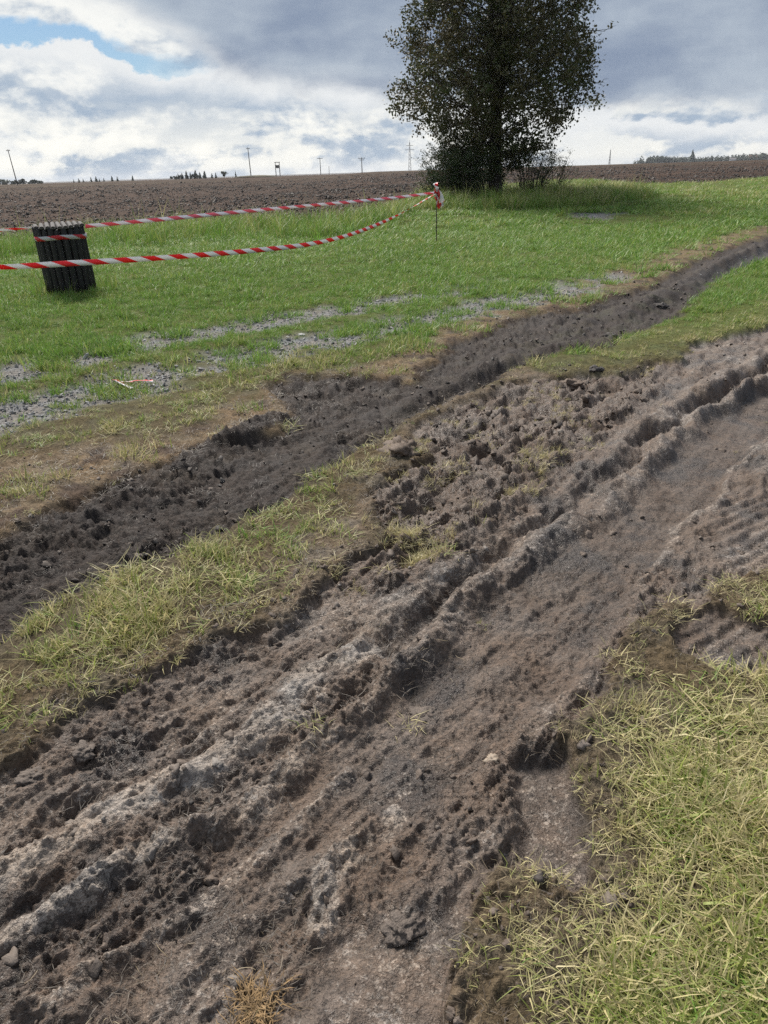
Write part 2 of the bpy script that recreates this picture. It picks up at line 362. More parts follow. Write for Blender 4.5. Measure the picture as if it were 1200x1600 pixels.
        plate = sst(-.22, .16, fbm(u * 1.5, v * 3.6, 3, 176))                    # pressed patches against torn ones
        torn = lerp(1.05, .12, plate)
        wv = .10 * fbm(a * 7, b * 7, 3, 177)
        ter = terrace(fbm(su * 2.4 + wv, v * 5.5 + wv, 4, 178, .55) * 4.5) ; ter2 = terrace(fbm(su * 7 + 3 * wv, v * 12 + 3 * wv, 3, 179, .55) * 3.6)
        rel = (.010 * (bl - .25) + .012 * (bl2 - .25) * torn + .012 * (bl3 - .25) * torn + .009 * (bl4 - .25) * lerp(1, .55, plate) + .012 * f1 * torn + .006 * f2 + .0085 * ter + .0065 * ter2
               + .020 * (groove - .25) + .013 * (groove2 - .25) + .012 * crust * (1 - floor) * torn + .004 * c3)
        rel = rel + crumb * (.008 * c1 * sst(-.2, .4, jig) + .008 * c2 * sst(-.3, .2, jig) + .024 * (bl - .25) + .008 * ter)
        # shallow pits where lumps were torn out
        pit = sst(.22, .42, fbm(a * 5.2 + 8, b * 5.2, 3, 181))
        rel = rel - .022 * pit * (1 - pad) * (1 - .5 * floor)
        dz = (dz + rel * rough - .030) * mm
        tw = np.sin((a * .55 - b * .83) * 2 * np.pi / .06 + 3 * w1 / .07)
        dz += .013 * np.maximum(tread, mudr * .8) * sst(-.5, .5, tw) * mm
        dz -= (.036 * slot + .016 * pad)
        dz += pad * .004 * fbm(a * 3, b * 22, 2, 185)
        # the older dark track
        d3, t3 = polyline(X, Y, LINE['MFLOOR'], 1.0)
        mfl = sst(1.2, .6, np.abs(d3) / (.13 + .004 * q)) * dark * sst(.68, .52, t3) * sst(.2, .32, t3)
        mz = -.045 * dark - .05 * mfl * sst(.95, .7, t3)
        for k, h, w, st in MRIDGES:
            d, t = polyline(X, Y, LINE[k], .7)
            p = bump_profile(d, w * (1 + .3 * jig), st) * sst(0, .08, t) * sst(1, .92, t)
            mz += h * (1 + .8 * jig) * p * (np.abs(d) < .7)
            dark = np.maximum(dark, .9 * sst(.3, .7, p))
        press = sst(1.5, .7, np.abs(d3) / (.17 + .005 * q)) * sst(-.3, .1, fbm(u * .9, v * 3, 2, 186))
        mz += .012 * dark * press * (fbm(u * 1.5, v * 16, 3, 187))
        mz += dark * (1 - .6 * mfl) * (1 - .45 * press) * (.006 * c1 * sst(-.1, .4, jig) + .020 * (bl - .25) + .022 * (bl2 - .2) + .030 * (bl3 - .2) + .022 * (bl4 - .2) + .011 * ter + .010 * ter2 + .008 * c2 + .008 * f1 + .004 * f2)
        dz += mz * (1 - mm)
        # turf: a soft sward, standing a little proud of the mud
        bare = sst(.02, .25, fbm(a * 1.7 + 3, b * 1.7, 3, 191)) * sst(.55, .05, sm) * sst(.05, -.35, a - .3 * b)
        tf = (1 - mm) * (1 - dark)
        dz += tf * (.016 * (bl2 - .2) * sst(.35, .0, sm) + .016 * (bl3 - .2) * sst(.4, .0, sm) + .006 * ter2 * sst(.35, .0, sm)) * (q < 7)
        dz += tf * (.025 * fbm(a * 1.6, b * 1.6, 3, 201) + .012 * fbm(a * 7, b * 7, 3, 211) + .004 * f1 + .015 * (1 - dry) * (1 - gr))
        dz += tf * dry * (.008 * c2 + .018 * bl2 + .012 * bl3)
        dz -= .02 * gr
        pale = np.maximum(pale, .42 * pad); pale = np.maximum(pale, .42 * slot)
        pale = np.maximum(pale * sst(-.45, .25, fbm(a * 8, b * 8, 3, 221) + .25), (.24 + .26 * plate) * sst(-.30, .30, fbm(a * 2.1, b * 2.1, 3, 231) + .3 * streak) * (1 - floor * .6))
        pale = pale * mm * (1 - .75 * crumb)
        for k, v_ in (('mud', mm), ('dark', dark), ('dry', dry), ('grav', gr), ('pale', pale), ('crumb', crumb * mm), ('pad', pad),
                      ('floor', floor), ('dz', dz), ('mfl', mfl), ('bare', bare), ('slot', slot), ('mudr', mudr)):
            fld[k][near] = v_
        o_sm = np.full(n, .6, np.float32); o_sm[near] = sm
    else:
        o_sm = np.full(n, .6, np.float32)
    # ploughed field: clods and faint furrows
    fz = .10 * (billow(x * .9, y * .9, 3, 301) - .25) + .05 * fbm(x * 2.6, y * 2.6, 2, 311) + .035 * np.sin((y * .96 + x * .28) * 2 * np.pi / 1.1 + 2 * fbm(x * .3, y * .3, 2, 321))
    z = z + fld['dz'] * (1 - field) + field * (fz * sst(300, 60, r) - .05)
    far_turf = (1 - field) * (r >= 24)
    z = z + far_turf * .06 * fbm(x * .7, y * .7, 3, 331)
    o['z'] = z; o['field'] = field; o['sm'] = o_sm
    o.update(fld)
    # soil colours
    mud, dark, dry, gr = fld['mud'], fld['dark'], fld['dry'], fld['grav']
    def cm(c, c2, m): return c + (c2 - c) * m[:, None]
    nv = fbm(x * 3.1, y * 3.1, 3, 341); nv2 = fbm(x * .35, y * .35, 3, 351)
    c = np.tile(C_TURF, (n[0], 1)); c = cm(c, C_SOD, sst(9, 4, r))
    c = cm(c, C_BARE, np.clip(fld['bare'] + sst(.22, -.05, o_sm) * .4 * sst(8, 5, r), 0, 1) * (1 - mud))
    c = cm(c, C_DRY, np.clip(dry * (.85 + .5 * nv), 0, 1)); c = cm(c, C_DARK * 2.0, dry * sst(.0, .35, fbm(x * 4.5, y * 4.5, 3, 345)) * .8)
    c = cm(c, C_GRAVEL, gr)
    c = cm(c, C_DARK, np.clip(dark * (1 + .35 * nv), 0, 1))
    c = cm(c, np.array((.066, .062, .061)), fld['mfl'] * .75 * (1 - mud))
    mc = np.tile(C_MUD, (n[0], 1))
    mc = cm(mc, C_DARK * 1.2, np.clip(sst(.02, .32, nv) * .85, 0, 1)); mc = cm(mc, C_BROWN * .9, sst(.0, .4, fbm(x * 6 + 3, y * 6, 3, 346)) * .6)
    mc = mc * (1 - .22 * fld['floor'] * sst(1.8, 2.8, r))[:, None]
    mc = cm(mc, C_BROWN, np.clip(fld['crumb'] * 1.0, 0, 1))
    mc = cm(mc, C_PALE, fld['pale'] * .30)
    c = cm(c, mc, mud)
    fc = np.tile(C_FIELD, (n[0], 1)) * (1 + .22 * nv2)[:, None]
    fc = fc * (1 + .45 * fbm(x * .02, (y + .25 * x) * .22, 3, 356) + .16 * np.sin((y * .96 + x * .28) * 2 * np.pi / 3.3 + 3 * fbm(x * .1, y * .1, 2, 357)))[:, None]
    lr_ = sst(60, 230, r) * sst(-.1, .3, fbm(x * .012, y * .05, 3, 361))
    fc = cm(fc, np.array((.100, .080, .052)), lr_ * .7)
    c = cm(c, fc, field)
    o['col'] = np.clip(c, .01, .8)
    wet = np.clip(mud * (.55 + .5 * nv) + fld['floor'] * .1, 0, 1)
    o['rgh'] = .92 - .48 * np.clip(mud * (.75 + .5 * nv), 0, 1) - .10 * fld['pad'] - .18 * dark * (1 - mud)
    # growing grass
    d = (1 - mud) * (1 - dark) * (1 - field) * (1 - .93 * gr) * (1 - .82 * dry)
    left = (x < .5 * y) & (r < 7)
    d = d * np.where(left, (1 - .95 * fld['bare']) * lerp(.35, 1, sst(.0, .30, o_sm)), lerp(.72, 1, sst(-.01, .20, o_sm + .10 * fbm(x * 5, y * 5, 2, 358))))
    d = d * (1 - fld['mudr']); strip2 = (x > .18 * y) & (o_sm < .59) & (r > 4.5) & (r < 14)
    d = d * np.where(left, .58, 1) * np.where(strip2, .75, 1)
    o['dens'] = np.clip(d, 0, 1)
    tint = .20 + .30 * nv2 + .34 * nv + .35 * fbm(x * .9 + 5, y * .9, 2, 353)
    tint = tint + .42 * sst(8, 3, r) + .30 * dry + .25 * sst(.35, .0, o_sm) + .12 * sst(20, 34, r)
    tint = tint - .22 * sst(6, 10, r) * sst(30, 20, r)
    tint = tint + .12 * left + .30 * strip2 + .10 * ((x > .25 * y) & (r < 3.2)); o['strip2'] = strip2.astype(np.float32)
    o['tint'] = np.clip(tint, 0, 1)
    return o

# ------------------------------------------------------------------ ground mesh: one fan of rings, fine near the viewer
def make_mesh(name, verts, faces, smooth=True):
    me = bpy.data.meshes.new(name)
    verts = np.asarray(verts, np.float32); faces = np.asarray(faces, np.int32); k = faces.shape[1]
    me.vertices.add(len(verts)); me.vertices.foreach_set('co', verts.ravel())
    me.loops.add(faces.size); me.loops.foreach_set('vertex_index', faces.ravel())
    me.polygons.add(len(faces)); me.polygons.foreach_set('loop_start', np.arange(0, faces.size, k, dtype=np.int32))
    me.update(calc_edges=True)
    me.polygons.foreach_set('use_smooth', np.full(len(faces), smooth))
    return me
def attr(me, name, data, typ='FLOAT', dom='POINT'):
    a = me.attributes.new(name, typ, dom)
    key = {'FLOAT': 'value', 'INT': 'value', 'FLOAT_COLOR': 'color', 'FLOAT_VECTOR': 'vector'}[typ]
    d = np.asarray(data, np.int32 if typ == 'INT' else np.float32)
    if typ == 'FLOAT_COLOR' and d.shape[1] == 3: d = np.concatenate([d, np.ones((len(d), 1), np.float32)], 1)
    a.data.foreach_set(key, d.ravel())
def link(name, data, mat=None, parent=None, loc=None):
    o = bpy.data.objects.new(name, data); COL.objects.link(o)
    if mat is not None and data is not None: data.materials.append(mat)
    if parent is not None: o.parent = parent
    if loc is not None: o.location = loc
    return o
def tag(o, label=None, cat=None, group=None, kind=None):
    if label: o['label'] = label
    if cat: o['category'] = cat
    if group: o['group'] = group
    if kind: o['kind'] = kind
    return o
def empty(name, loc=(0, 0, 0), rz=0.0):
    o = bpy.data.objects.new(name, None); COL.objects.link(o)
    o.location = loc; o.rotation_euler = (0, 0, rz); o.empty_display_size = .1
    return o

def new_mat(name):
    m = bpy.data.materials.new(name); m.use_nodes = True
    t = NT(m.node_tree); t.t.nodes.clear()
    out = t.n('ShaderNodeOutputMaterial'); b = t.n('ShaderNodeBsdfPrincipled')
    t.l.new(b.outputs[0], out.inputs[0])
    return m, t, b, out
def simple_mat(name, col, rough=.8, var=.25, scale=20.0, bump=0.0, spec=.4, metallic=0.0):
    m, t, b, out = new_mat(name)
    co = t.n('ShaderNodeTexCoord').outputs['Object']
    f = t.noise(co, scale, 5, .6)
    lo = tuple(c * (1 - var) for c in col); hi = tuple(min(1, c * (1 + var)) for c in col)
    t.l.new(t.mix(t.sst(f, .3, .7), lo, hi), b.inputs['Base Color'])
    b.inputs['Roughness'].default_value = rough; b.inputs['Specular IOR Level'].default_value = spec
    b.inputs['Metallic'].default_value = metallic
    if bump:
        bn = t.n('ShaderNodeBump'); bn.inputs['Strength'].default_value = 1.0; bn.inputs['Distance'].default_value = bump
        t.l.new(f, bn.inputs['Height']); t.l.new(bn.outputs[0], b.inputs['Normal'])
    return m

def ground_material():
    m, t, b, out = new_mat('soil')
    ca = t.n('ShaderNodeAttribute', attribute_name='Col').outputs['Color']
    ra = t.n('ShaderNodeAttribute', attribute_name='Rgh').outputs['Fac']
    co = t.n('ShaderNodeNewGeometry').outputs['Position']
    n1 = t.noise(co, 28, 5, .65, .4); n2 = t.noise(co, 210, 3, .6); n3 = t.noise(co, 4.5, 4, .6); n4 = t.noise(co, 75, 4, .65, .6)
    pa = t.n('ShaderNodeAttribute', attribute_name='Pal').outputs['Fac']
    fl = t.m('ADD', t.m('MULTIPLY', t.noise(co, 42, 5, .68, .8), .6), t.m('MULTIPLY', t.noise(co, 130, 3, .6, .4), .4))
    th = t.m('SUBTRACT', .66, t.m('MULTIPLY', pa, .30))          # drying crust in flecks and plates; on ridge crests also painted wet sheen
    crust = t.m('MULTIPLY', t.sst(t.m('SUBTRACT', fl, th), -.015, .05), t.sst(pa, .02, .15))
    ca = t.mix(t.m('MULTIPLY', crust, .8), ca, (.300, .256, .218))
    k = t.m('ADD', t.m('MULTIPLY', t.m('SUBTRACT', n1, .5), 1.9), t.m('MULTIPLY', t.m('SUBTRACT', n2, .5), 1.3))
    k = t.m('ADD', k, t.m('MULTIPLY', t.m('SUBTRACT', n3, .5), .5))
    k = t.m('ADD', k, t.m('MULTIPLY', t.m('SUBTRACT', n4, .5), 2.1))
    k = t.m('MAXIMUM', t.m('ADD', k, 1.0), .28)
    c = t.mix(1.0, ca, t.comb(k, k, k), 'MULTIPLY')
    warm = t.mix(t.sst(n3, .35, .7), (1.06, .99, .92), (.95, 1.0, 1.06))
    c = t.mix(1.0, c, warm, 'MULTIPLY')
    t.l.new(c, b.inputs['Base Color'])
    rr = t.m('ADD', ra, t.m('MULTIPLY', t.m('SUBTRACT', n4, .5), .35), clamp=True)
    t.l.new(t.m('MAXIMUM', rr, .32), b.inputs['Roughness'])
    t.l.new(t.sst(ra, .55, .90, .5, .06), b.inputs['Specular IOR Level'])
    h = t.m('ADD', t.m('MULTIPLY', n4, .014), t.m('MULTIPLY', n2, .006))
    h = t.m('ADD', h, t.m('MULTIPLY', t.noise(co, 480, 2, .6), .0014))
    bn = t.n('ShaderNodeBump'); bn.inputs['Strength'].default_value = .85; bn.inputs['Distance'].default_value = 1.0
    t.l.new(h, bn.inputs['Height']); t.l.new(bn.outputs[0], b.inputs['Normal'])
    return m
M_SOIL = ground_material()

def build_ground():
    rs = [.0]; rr = .12
    while rr < .74: rs.append(rr); rr += .035
    while rr < 1.9: rs.append(rr); rr += .0044
    while rr < 75: rs.append(rr); rr += .0044 * (rr / 1.9) ** 1.86
    while rr < 7000: rs.append(rr); rr *= 1.07
    rs = np.array(rs[1:])
    core = np.arange(-R(37), R(37), .0027)
    side = []; a = R(37); st = .0027
    while a < math.pi - .02: side.append(a); st = min(st * 1.06, .07); a += st
    side = np.array(side); az = np.concatenate([-side[::-1], core, side])
    A_, R_ = np.meshgrid(az, rs); nr, na = A_.shape
    # jitter breaks the regular rings
    x = (R_ * np.sin(A_)).ravel(); y = (R_ * np.cos(A_)).ravel()
    o = terrain(x, y)
    z = o['z']
    V = np.stack([x, y, z], 1)
    i = np.arange(nr * na).reshape(nr, na)
    nxt = np.roll(i, -1, 1)
    F = np.stack([i[:-1], nxt[:-1], nxt[1:], i[1:]], -1).reshape(-1, 4)[:, ::-1]
    c0 = len(V)                                        # close the middle
    V = np.concatenate([V, [[0, 0, float(z[:na].mean())]]]).astype(np.float32)
    col = np.concatenate([o['col'], o['col'][:1]]); rgh = np.concatenate([o['rgh'], o['rgh'][:1]]); pal = np.concatenate([o['pale'], o['pale'][:1]])
    tri = np.stack([np.full(na, c0), nxt[0], i[0], i[0]], -1)[:, [0, 2, 1, 1]]
    # vertex normals of the whole sheet, so that the pieces join without a seam
    P = V[F]; fn = np.cross(P[:, 2] - P[:, 0], P[:, 3] - P[:, 1])
    N = np.zeros_like(V)
    for k in range(4):
        for ax in range(3): N[:, ax] += np.bincount(F[:, k], fn[:, ax], len(V))
    ln = np.linalg.norm(N, axis=1, keepdims=True); N = np.where(ln > 0, N / np.maximum(ln, 1e-12), (0, 0, 1))
    fc = lambda k: o[k][F[:, 0]]
    rF = np.hypot(V[F[:, 0], 0], V[F[:, 0], 1])
    zone = np.zeros(len(F), np.int32)
    zone[fc('grav') > .5] = 1
    zone[(fc('dark') > .5) | (fc('dry') > .6)] = 2
    zone[fc('mud') > .5] = 3
    zone[fc('field') > .5] = 4
    info = [('grass_verge', 'grassy verge either side of the muddy track'), ('gravel_path', 'worn grey gravel lane showing through the grass'),
            ('dirt_track', 'older dark churned wheel track with dry straw edge'), ('mud_track', 'wet churned mud track with deep tyre ruts and ridges'),
            ('ploughed_field', 'brown ploughed field reaching the horizon')]
    for k, (nm, lb) in enumerate(info):
        f = F[zone == k]
        used, inv = np.unique(f, return_inverse=True)
        f2 = inv.reshape(-1, 4).astype(np.int32)
        me = make_mesh(nm, V[used], f2)
        attr(me, 'Col', col[used], 'FLOAT_COLOR'); attr(me, 'Rgh', rgh[used]); attr(me, 'Pal', pal[used])
        me.normals_split_custom_set_from_vertices(N[used].tolist())
        ob = link(nm, me, M_SOIL); tag(ob, lb, 'ground', kind='structure')
build_ground()
def ground_z(x, y):
    return float(terrain(np.array([float(x)]), np.array([float(y)]))['z'][0])

# ------------------------------------------------------------------ scattered ground cover (uncountable stuff)
protos = {}
def proto_collection(name, meshes, mat):
    c = bpy.data.collections.new(name)
    for i, me in enumerate(meshes):
        if not me.materials: me.materials.append(mat)
        ob = bpy.data.objects.new('%s_%02d' % (name, i), me); c.objects.link(ob)
    return c
def scatter(name, label, cat, coll, pos, rot, scl, idx, extra):
    me = bpy.data.meshes.new(name)
    me.vertices.add(len(pos)); me.vertices.foreach_set('co', np.asarray(pos, np.float32).ravel())
    attr(me, 'rot', rot, 'FLOAT_VECTOR'); attr(me, 'scl', scl, 'FLOAT_VECTOR'); attr(me, 'idx', idx, 'INT')
    for k, v in extra.items(): attr(me, k, v)
    ob = link(name, me); tag(ob, label, cat, kind='stuff')
    ng = bpy.data.node_groups.new(name + '_nodes', 'GeometryNodeTree')
    ng.interface.new_socket('Geometry', in_out='INPUT', socket_type='NodeSocketGeometry')
    ng.interface.new_socket('Geometry', in_out='OUTPUT', socket_type='NodeSocketGeometry')
    N = ng.nodes; L = ng.links
    gi = N.new('NodeGroupInput'); go = N.new('NodeGroupOutput')
    ci = N.new('GeometryNodeCollectionInfo'); ci.inputs[0].default_value = coll
    ci.inputs['Separate Children'].default_value = True; ci.inputs['Reset Children'].default_value = True
    ip = N.new('GeometryNodeInstanceOnPoints')
    def na(nm, typ):
        q = N.new('GeometryNodeInputNamedAttribute'); q.data_type = typ; q.inputs[0].default_value = nm; return q.outputs[0]
    L.new(gi.outputs[0], ip.inputs['Points']); L.new(ci.outputs[0], ip.inputs['Instance'])
    ip.inputs['Pick Instance'].default_value = True
    L.new(na('idx', 'INT'), ip.inputs['Instance Index'])
    er = N.new('FunctionNodeEulerToRotation'); L.new(na('rot', 'FLOAT_VECTOR'), er.inputs[0]); L.new(er.outputs[0], ip.inputs['Rotation'])
    L.new(na('scl', 'FLOAT_VECTOR'), ip.inputs['Scale'])
    L.new(ip.outputs[0], go.inputs[0])
    md = ob.modifiers.new('scatter', 'NODES'); md.node_group = ng
    return ob

def tuft_mesh(name, nb, l0, l1, spread, lean0, lean1, width, droop, seed, seg=4):
    rd = random.Random(seed); V = []; F = []; bv = []; bt = []
    for k in range(nb):
        a = rd.uniform(0, 6.283); rr = spread * math.sqrt(rd.random()); px, py = rr * math.cos(rd.uniform(0, 6.283)), rr * math.sin(rd.uniform(0, 6.283))
        L = rd.uniform(l0, l1); lean = R(rd.uniform(lean0, lean1)); w = width * rd.choice((.5, .7, .9, 1.0, 1.2, 1.7))
        tw = rd.uniform(-.9, .9); v_ = rd.random(); az = a; p = Vector((px, py, -.012)); st = L / seg; base = len(V)
        for s in range(seg + 1):
            f = s / seg
            side = Vector((math.cos(az + 1.571 + tw * f), math.sin(az + 1.571 + tw * f), .25 * math.sin(tw * 3 * f)))
            ww = w * (1 - f ** 1.7) * .5 + .0003
            V += [tuple(p - side * ww), tuple(p + side * ww)]; bv += [v_, v_]; bt += [f, f]
            th = lean + droop * f * f * rd.uniform(.6, 1.2)
            az += rd.uniform(-.22, .22) + (rd.random() < .12) * rd.uniform(-.9, .9)
            p = p + Vector((math.cos(az) * math.sin(th), math.sin(az) * math.sin(th), math.cos(th))) * st
            if p.z < .004: p.z = .004 + .004 * rd.random()
        for s in range(seg):
            i = base + 2 * s; F.append((i, i + 1, i + 3, i + 2))
    me = make_mesh(name, V, F); attr(me, 'bv', bv); attr(me, 'bt', bt)
    return me
def lump_mesh(name, seed, sub=2, rough=.35, flat=.75):
    import bmesh
    bm = bmesh.new(); bmesh.ops.create_icosphere(bm, subdivisions=sub, radius=1.0)
    from mathutils import noise as mn
    off = Vector((seed * 7.1, seed * 3.3, seed * 1.7))
    for v in bm.verts:
        d = v.co.normalized()
        k = 1 + rough * mn.noise(d * 1.3 + off) + rough * .6 * mn.noise(d * 3.1 + off) + rough * .3 * mn.noise(d * 7 + off)
        v.co = d * k; v.co.z *= flat
    me = bpy.data.meshes.new(name); bm.to_mesh(me); bm.free()
    me.polygons.foreach_set('use_smooth', np.full(len(me.polygons), sub > 1))
    return me

def grass_material(name, lush, mid, straw, trans=.32):
    m, t, b, out = new_mat(name)
    bv = t.n('ShaderNodeAttribute', attribute_name='bv').outputs['Fac']
    bt = t.n('ShaderNodeAttribute', attribute_name='bt').outputs['Fac']
    ti = t.n('ShaderNodeAttribute', attribute_type='INSTANCER', attribute_name='tint').outputs['Fac']
    f = t.m('ADD', ti, t.m('MULTIPLY', t.m('SUBTRACT', bv, .5), .85))
    f = t.m('ADD', f, t.m('MULTIPLY', t.m('SUBTRACT', bt, .5), .22))
    c = t.mix(t.sst(f, .05, .5), lush, mid); c = t.mix(t.sst(f, .55, .95), c, straw)
    q = t.m('FRACT', t.m('MULTIPLY', bv, 17.3))
    kk = t.m('ADD', .7, t.m('MULTIPLY', q, .6))
    c = t.mix(1.0, c, t.comb(kk, kk, kk), 'MULTIPLY')
    t.l.new(c, b.inputs['Base Color']); b.inputs['Roughness'].default_value = .5; b.inputs['Specular IOR Level'].default_value = .35
    tr = t.n('ShaderNodeBsdfTranslucent'); t.l.new(c, tr.inputs[0])
    mx = t.n('ShaderNodeMixShader'); mx.inputs[0].default_value = trans
    t.l.new(b.outputs[0], mx.inputs[1]); t.l.new(tr.outputs[0], mx.inputs[2]); t.l.new(mx.outputs[0], out.inputs[0])
    return m
M_GRASS = grass_material('grass_blades', (.155, .295, .048), (.285, .325, .084), (.52, .45, .24))
M_FIBRE = grass_material('dead_fibres', (.045, .032, .022), (.085, .060, .038), (.27, .21, .12), .1)

T = []
for i in range(5): T.append(tuft_mesh('short%d' % i, 24, .025, .070, .055, 8, 65, .0036, .6, 100 + i, 3))        # 0-4 lawn
for i in range(5): T.append(tuft_mesh('mid%d' % i, 18, .05, .125, .055, 10, 62, .0040, .7, 200 + i, 4))          # 5-9
for i in range(5): T.append(tuft_mesh('matted%d' % i, 22, .05, .135, .085, 58, 90, .0033, .22, 300 + i, 4))      # 10-14
for i in range(4): T.append(tuft_mesh('tall%d' % i, 14, .22, .48, .085, 3, 26, .0065, .9, 400 + i, 5))           # 15-18
for i in range(4): T.append(tuft_mesh('stem%d' % i, 3, .45, .85, .05, 2, 14, .0045, .35, 500 + i, 4))            # 19-22 dry stems
GR_COLL = proto_collection('grass_tuft', T, M_GRASS)

def ring_points(r0, r1, per_m2, amax=R(46)):
    n = int((r1 * r1 - r0 * r0) * amax * per_m2)
    rr = np.sqrt(rng.uniform(r0 * r0, r1 * r1, n)); aa = rng.uniform(-amax, amax, n)
    return rr * np.sin(aa), rr * np.cos(aa)

def build_grass():
    X, Y, K = [], [], []
    for r0, r1, dn, am in ((.6, 1.6, 2300, R(52)), (1.6, 3, 1500, R(48)), (3, 5, 560, R(46)), (5, 8, 360, R(44)), (8, 13, 230, R(42)), (13, 20, 110, R(40)), (20, 32, 50, R(40)), (32, 66, 6, R(40))):
        x, y = ring_points(r0, r1, dn, am); X.append(x); Y.append(y)
    x = np.concatenate(X); y = np.concatenate(Y); o = terrain(x, y); r = np.hypot(x, y)
    # clumpy growth
    cl = fbm(x * 2.6, y * 2.6, 3, 401); cl2 = fbm(x * 9, y * 9, 2, 411)
    dens = o['dens'] * np.clip(np.where(r < 6, .60, .85) + 1.1 * cl + .6 * cl2, .16, 1)
    # tufts that took hold in the gravel and in the dry strip
    tuf = sst(.03, .22, fbm(x * 2.1 + 7, y * 2.1, 3, 421)) * np.maximum(o['grav'], .35 * o['dry']) * (1 - o['dark']) * (1 - o['mud'])
    dens = np.maximum(dens, tuf * .9)
    dens = dens * (1 - .9 * sst(.1, .5, o['grav']) * (r > 18)) * (1 - .8 * (np.hypot((x - 6.5) / 1.6, (y - 21.2) / 1.5) < 1))
    # loose turf thrown on the turned soil, a few sprigs on the mud
    spr = sst(.03, .22, fbm(x * 2.9 + 2, y * 2.9, 3, 431)) * o['crumb'] * .75
    dens = np.maximum(dens, spr); dens = np.maximum(dens, .0015 * o['mud'])
    keep = rng.random(len(x)) < dens
    x, y, r = x[keep], y[keep], r[keep]; q = {k: (v[keep] if v.ndim == 1 else v[keep]) for k, v in o.items()}
    tf = tuf[keep] * (q['grav'] + q['dry']); n = len(x); u = rng.random(n); cl = cl[keep]
    fe = np.interp(np.arctan2(x, y), FE_AZ, FE_R); edge = fe - r
    idx = rng.integers(0, 5, n)
    nearR = (x > .25 * y) & (r < 3.2)
    strip = (r < 6) & ~nearR
    idx = np.where(nearR, np.where(u < .72, rng.integers(10, 15, n), rng.integers(5, 10, n)), idx)
    idx = np.where(strip, np.where(u < .35, rng.integers(10, 15, n), np.where(u < .72, rng.integers(5, 10, n), rng.integers(0, 5, n))), idx)
    lawn = (r >= 6)
    idx = np.where(lawn & (u < .30 + .5 * (cl > .1)), rng.integers(5, 10, n), idx)
    idx = np.where(tf > .3, rng.integers(5, 10, n), idx)
    rank = (r > 12) & (edge < 4.0 + 4 * cl) & (edge > -1) & (x < 8)
    bank = (r > 15) & (np.hypot((x - 4.6) / 5.5, (y - 28.5) / 4.2) < 1)
    idx = np.where((rank & (u < .45)) | (bank & (u < .65)), rng.integers(15, 19, n), idx)
    idx = np.where((rank | bank) & (u > .965), rng.integers(19, 23, n), idx)
    atbin = np.abs(np.hypot(x + 4.47, y - 10.95) - .45) < .16
    idx = np.where(atbin & (u < .12), rng.integers(15, 19, n), np.where(atbin, rng.integers(5, 10, n), idx))
    s = rng.uniform(.7, 1.25, n) * (1 + .5 * sst(7, 22, r)) * np.where(lawn, .95, .80)
    s = np.where(idx >= 15, s * .68, s); s = s * np.where(q['strip2'] > .5, .72, 1)
    s = s * np.where((q['dry'] > .4) & (tf < .2), .6, 1) * np.where(r < 7, lerp(.55, 1.0, sst(.0, .3, q['sm'])), 1)
    s = s * np.where(tf > .3, 1.2, 1) * (1 + .35 * np.clip(cl, -.6, .6)) * (1 + .55 * np.clip(fbm(x * .55, y * .55, 3, 471), -.6, .7))
    wide = 1 + 1.1 * sst(6, 30, r)
    scl = np.stack([s * wide, s * wide, s * rng.uniform(.8, 1.15, n)], 1)
    rot = np.stack([rng.normal(0, .12, n), rng.normal(0, .12, n), rng.uniform(0, 6.283, n)], 1)
    tint = np.clip(q['tint'] + rng.normal(0, .16, n) - .22 * (tf > .3) + np.where(idx >= 19, .7, 0) + np.where((idx >= 15) & (idx < 19), .12, 0)
                   + .35 * (q['crumb'] > .3), 0, 1.2)
    pos = np.stack([x, y, q['z']], 1)
    scatter('grass', 'green and straw coloured grass covering the verge and strips between the ruts', 'grass', GR_COLL, pos, rot, scl, idx, {'tint': tint})
    print('grass tufts', n)
build_grass()

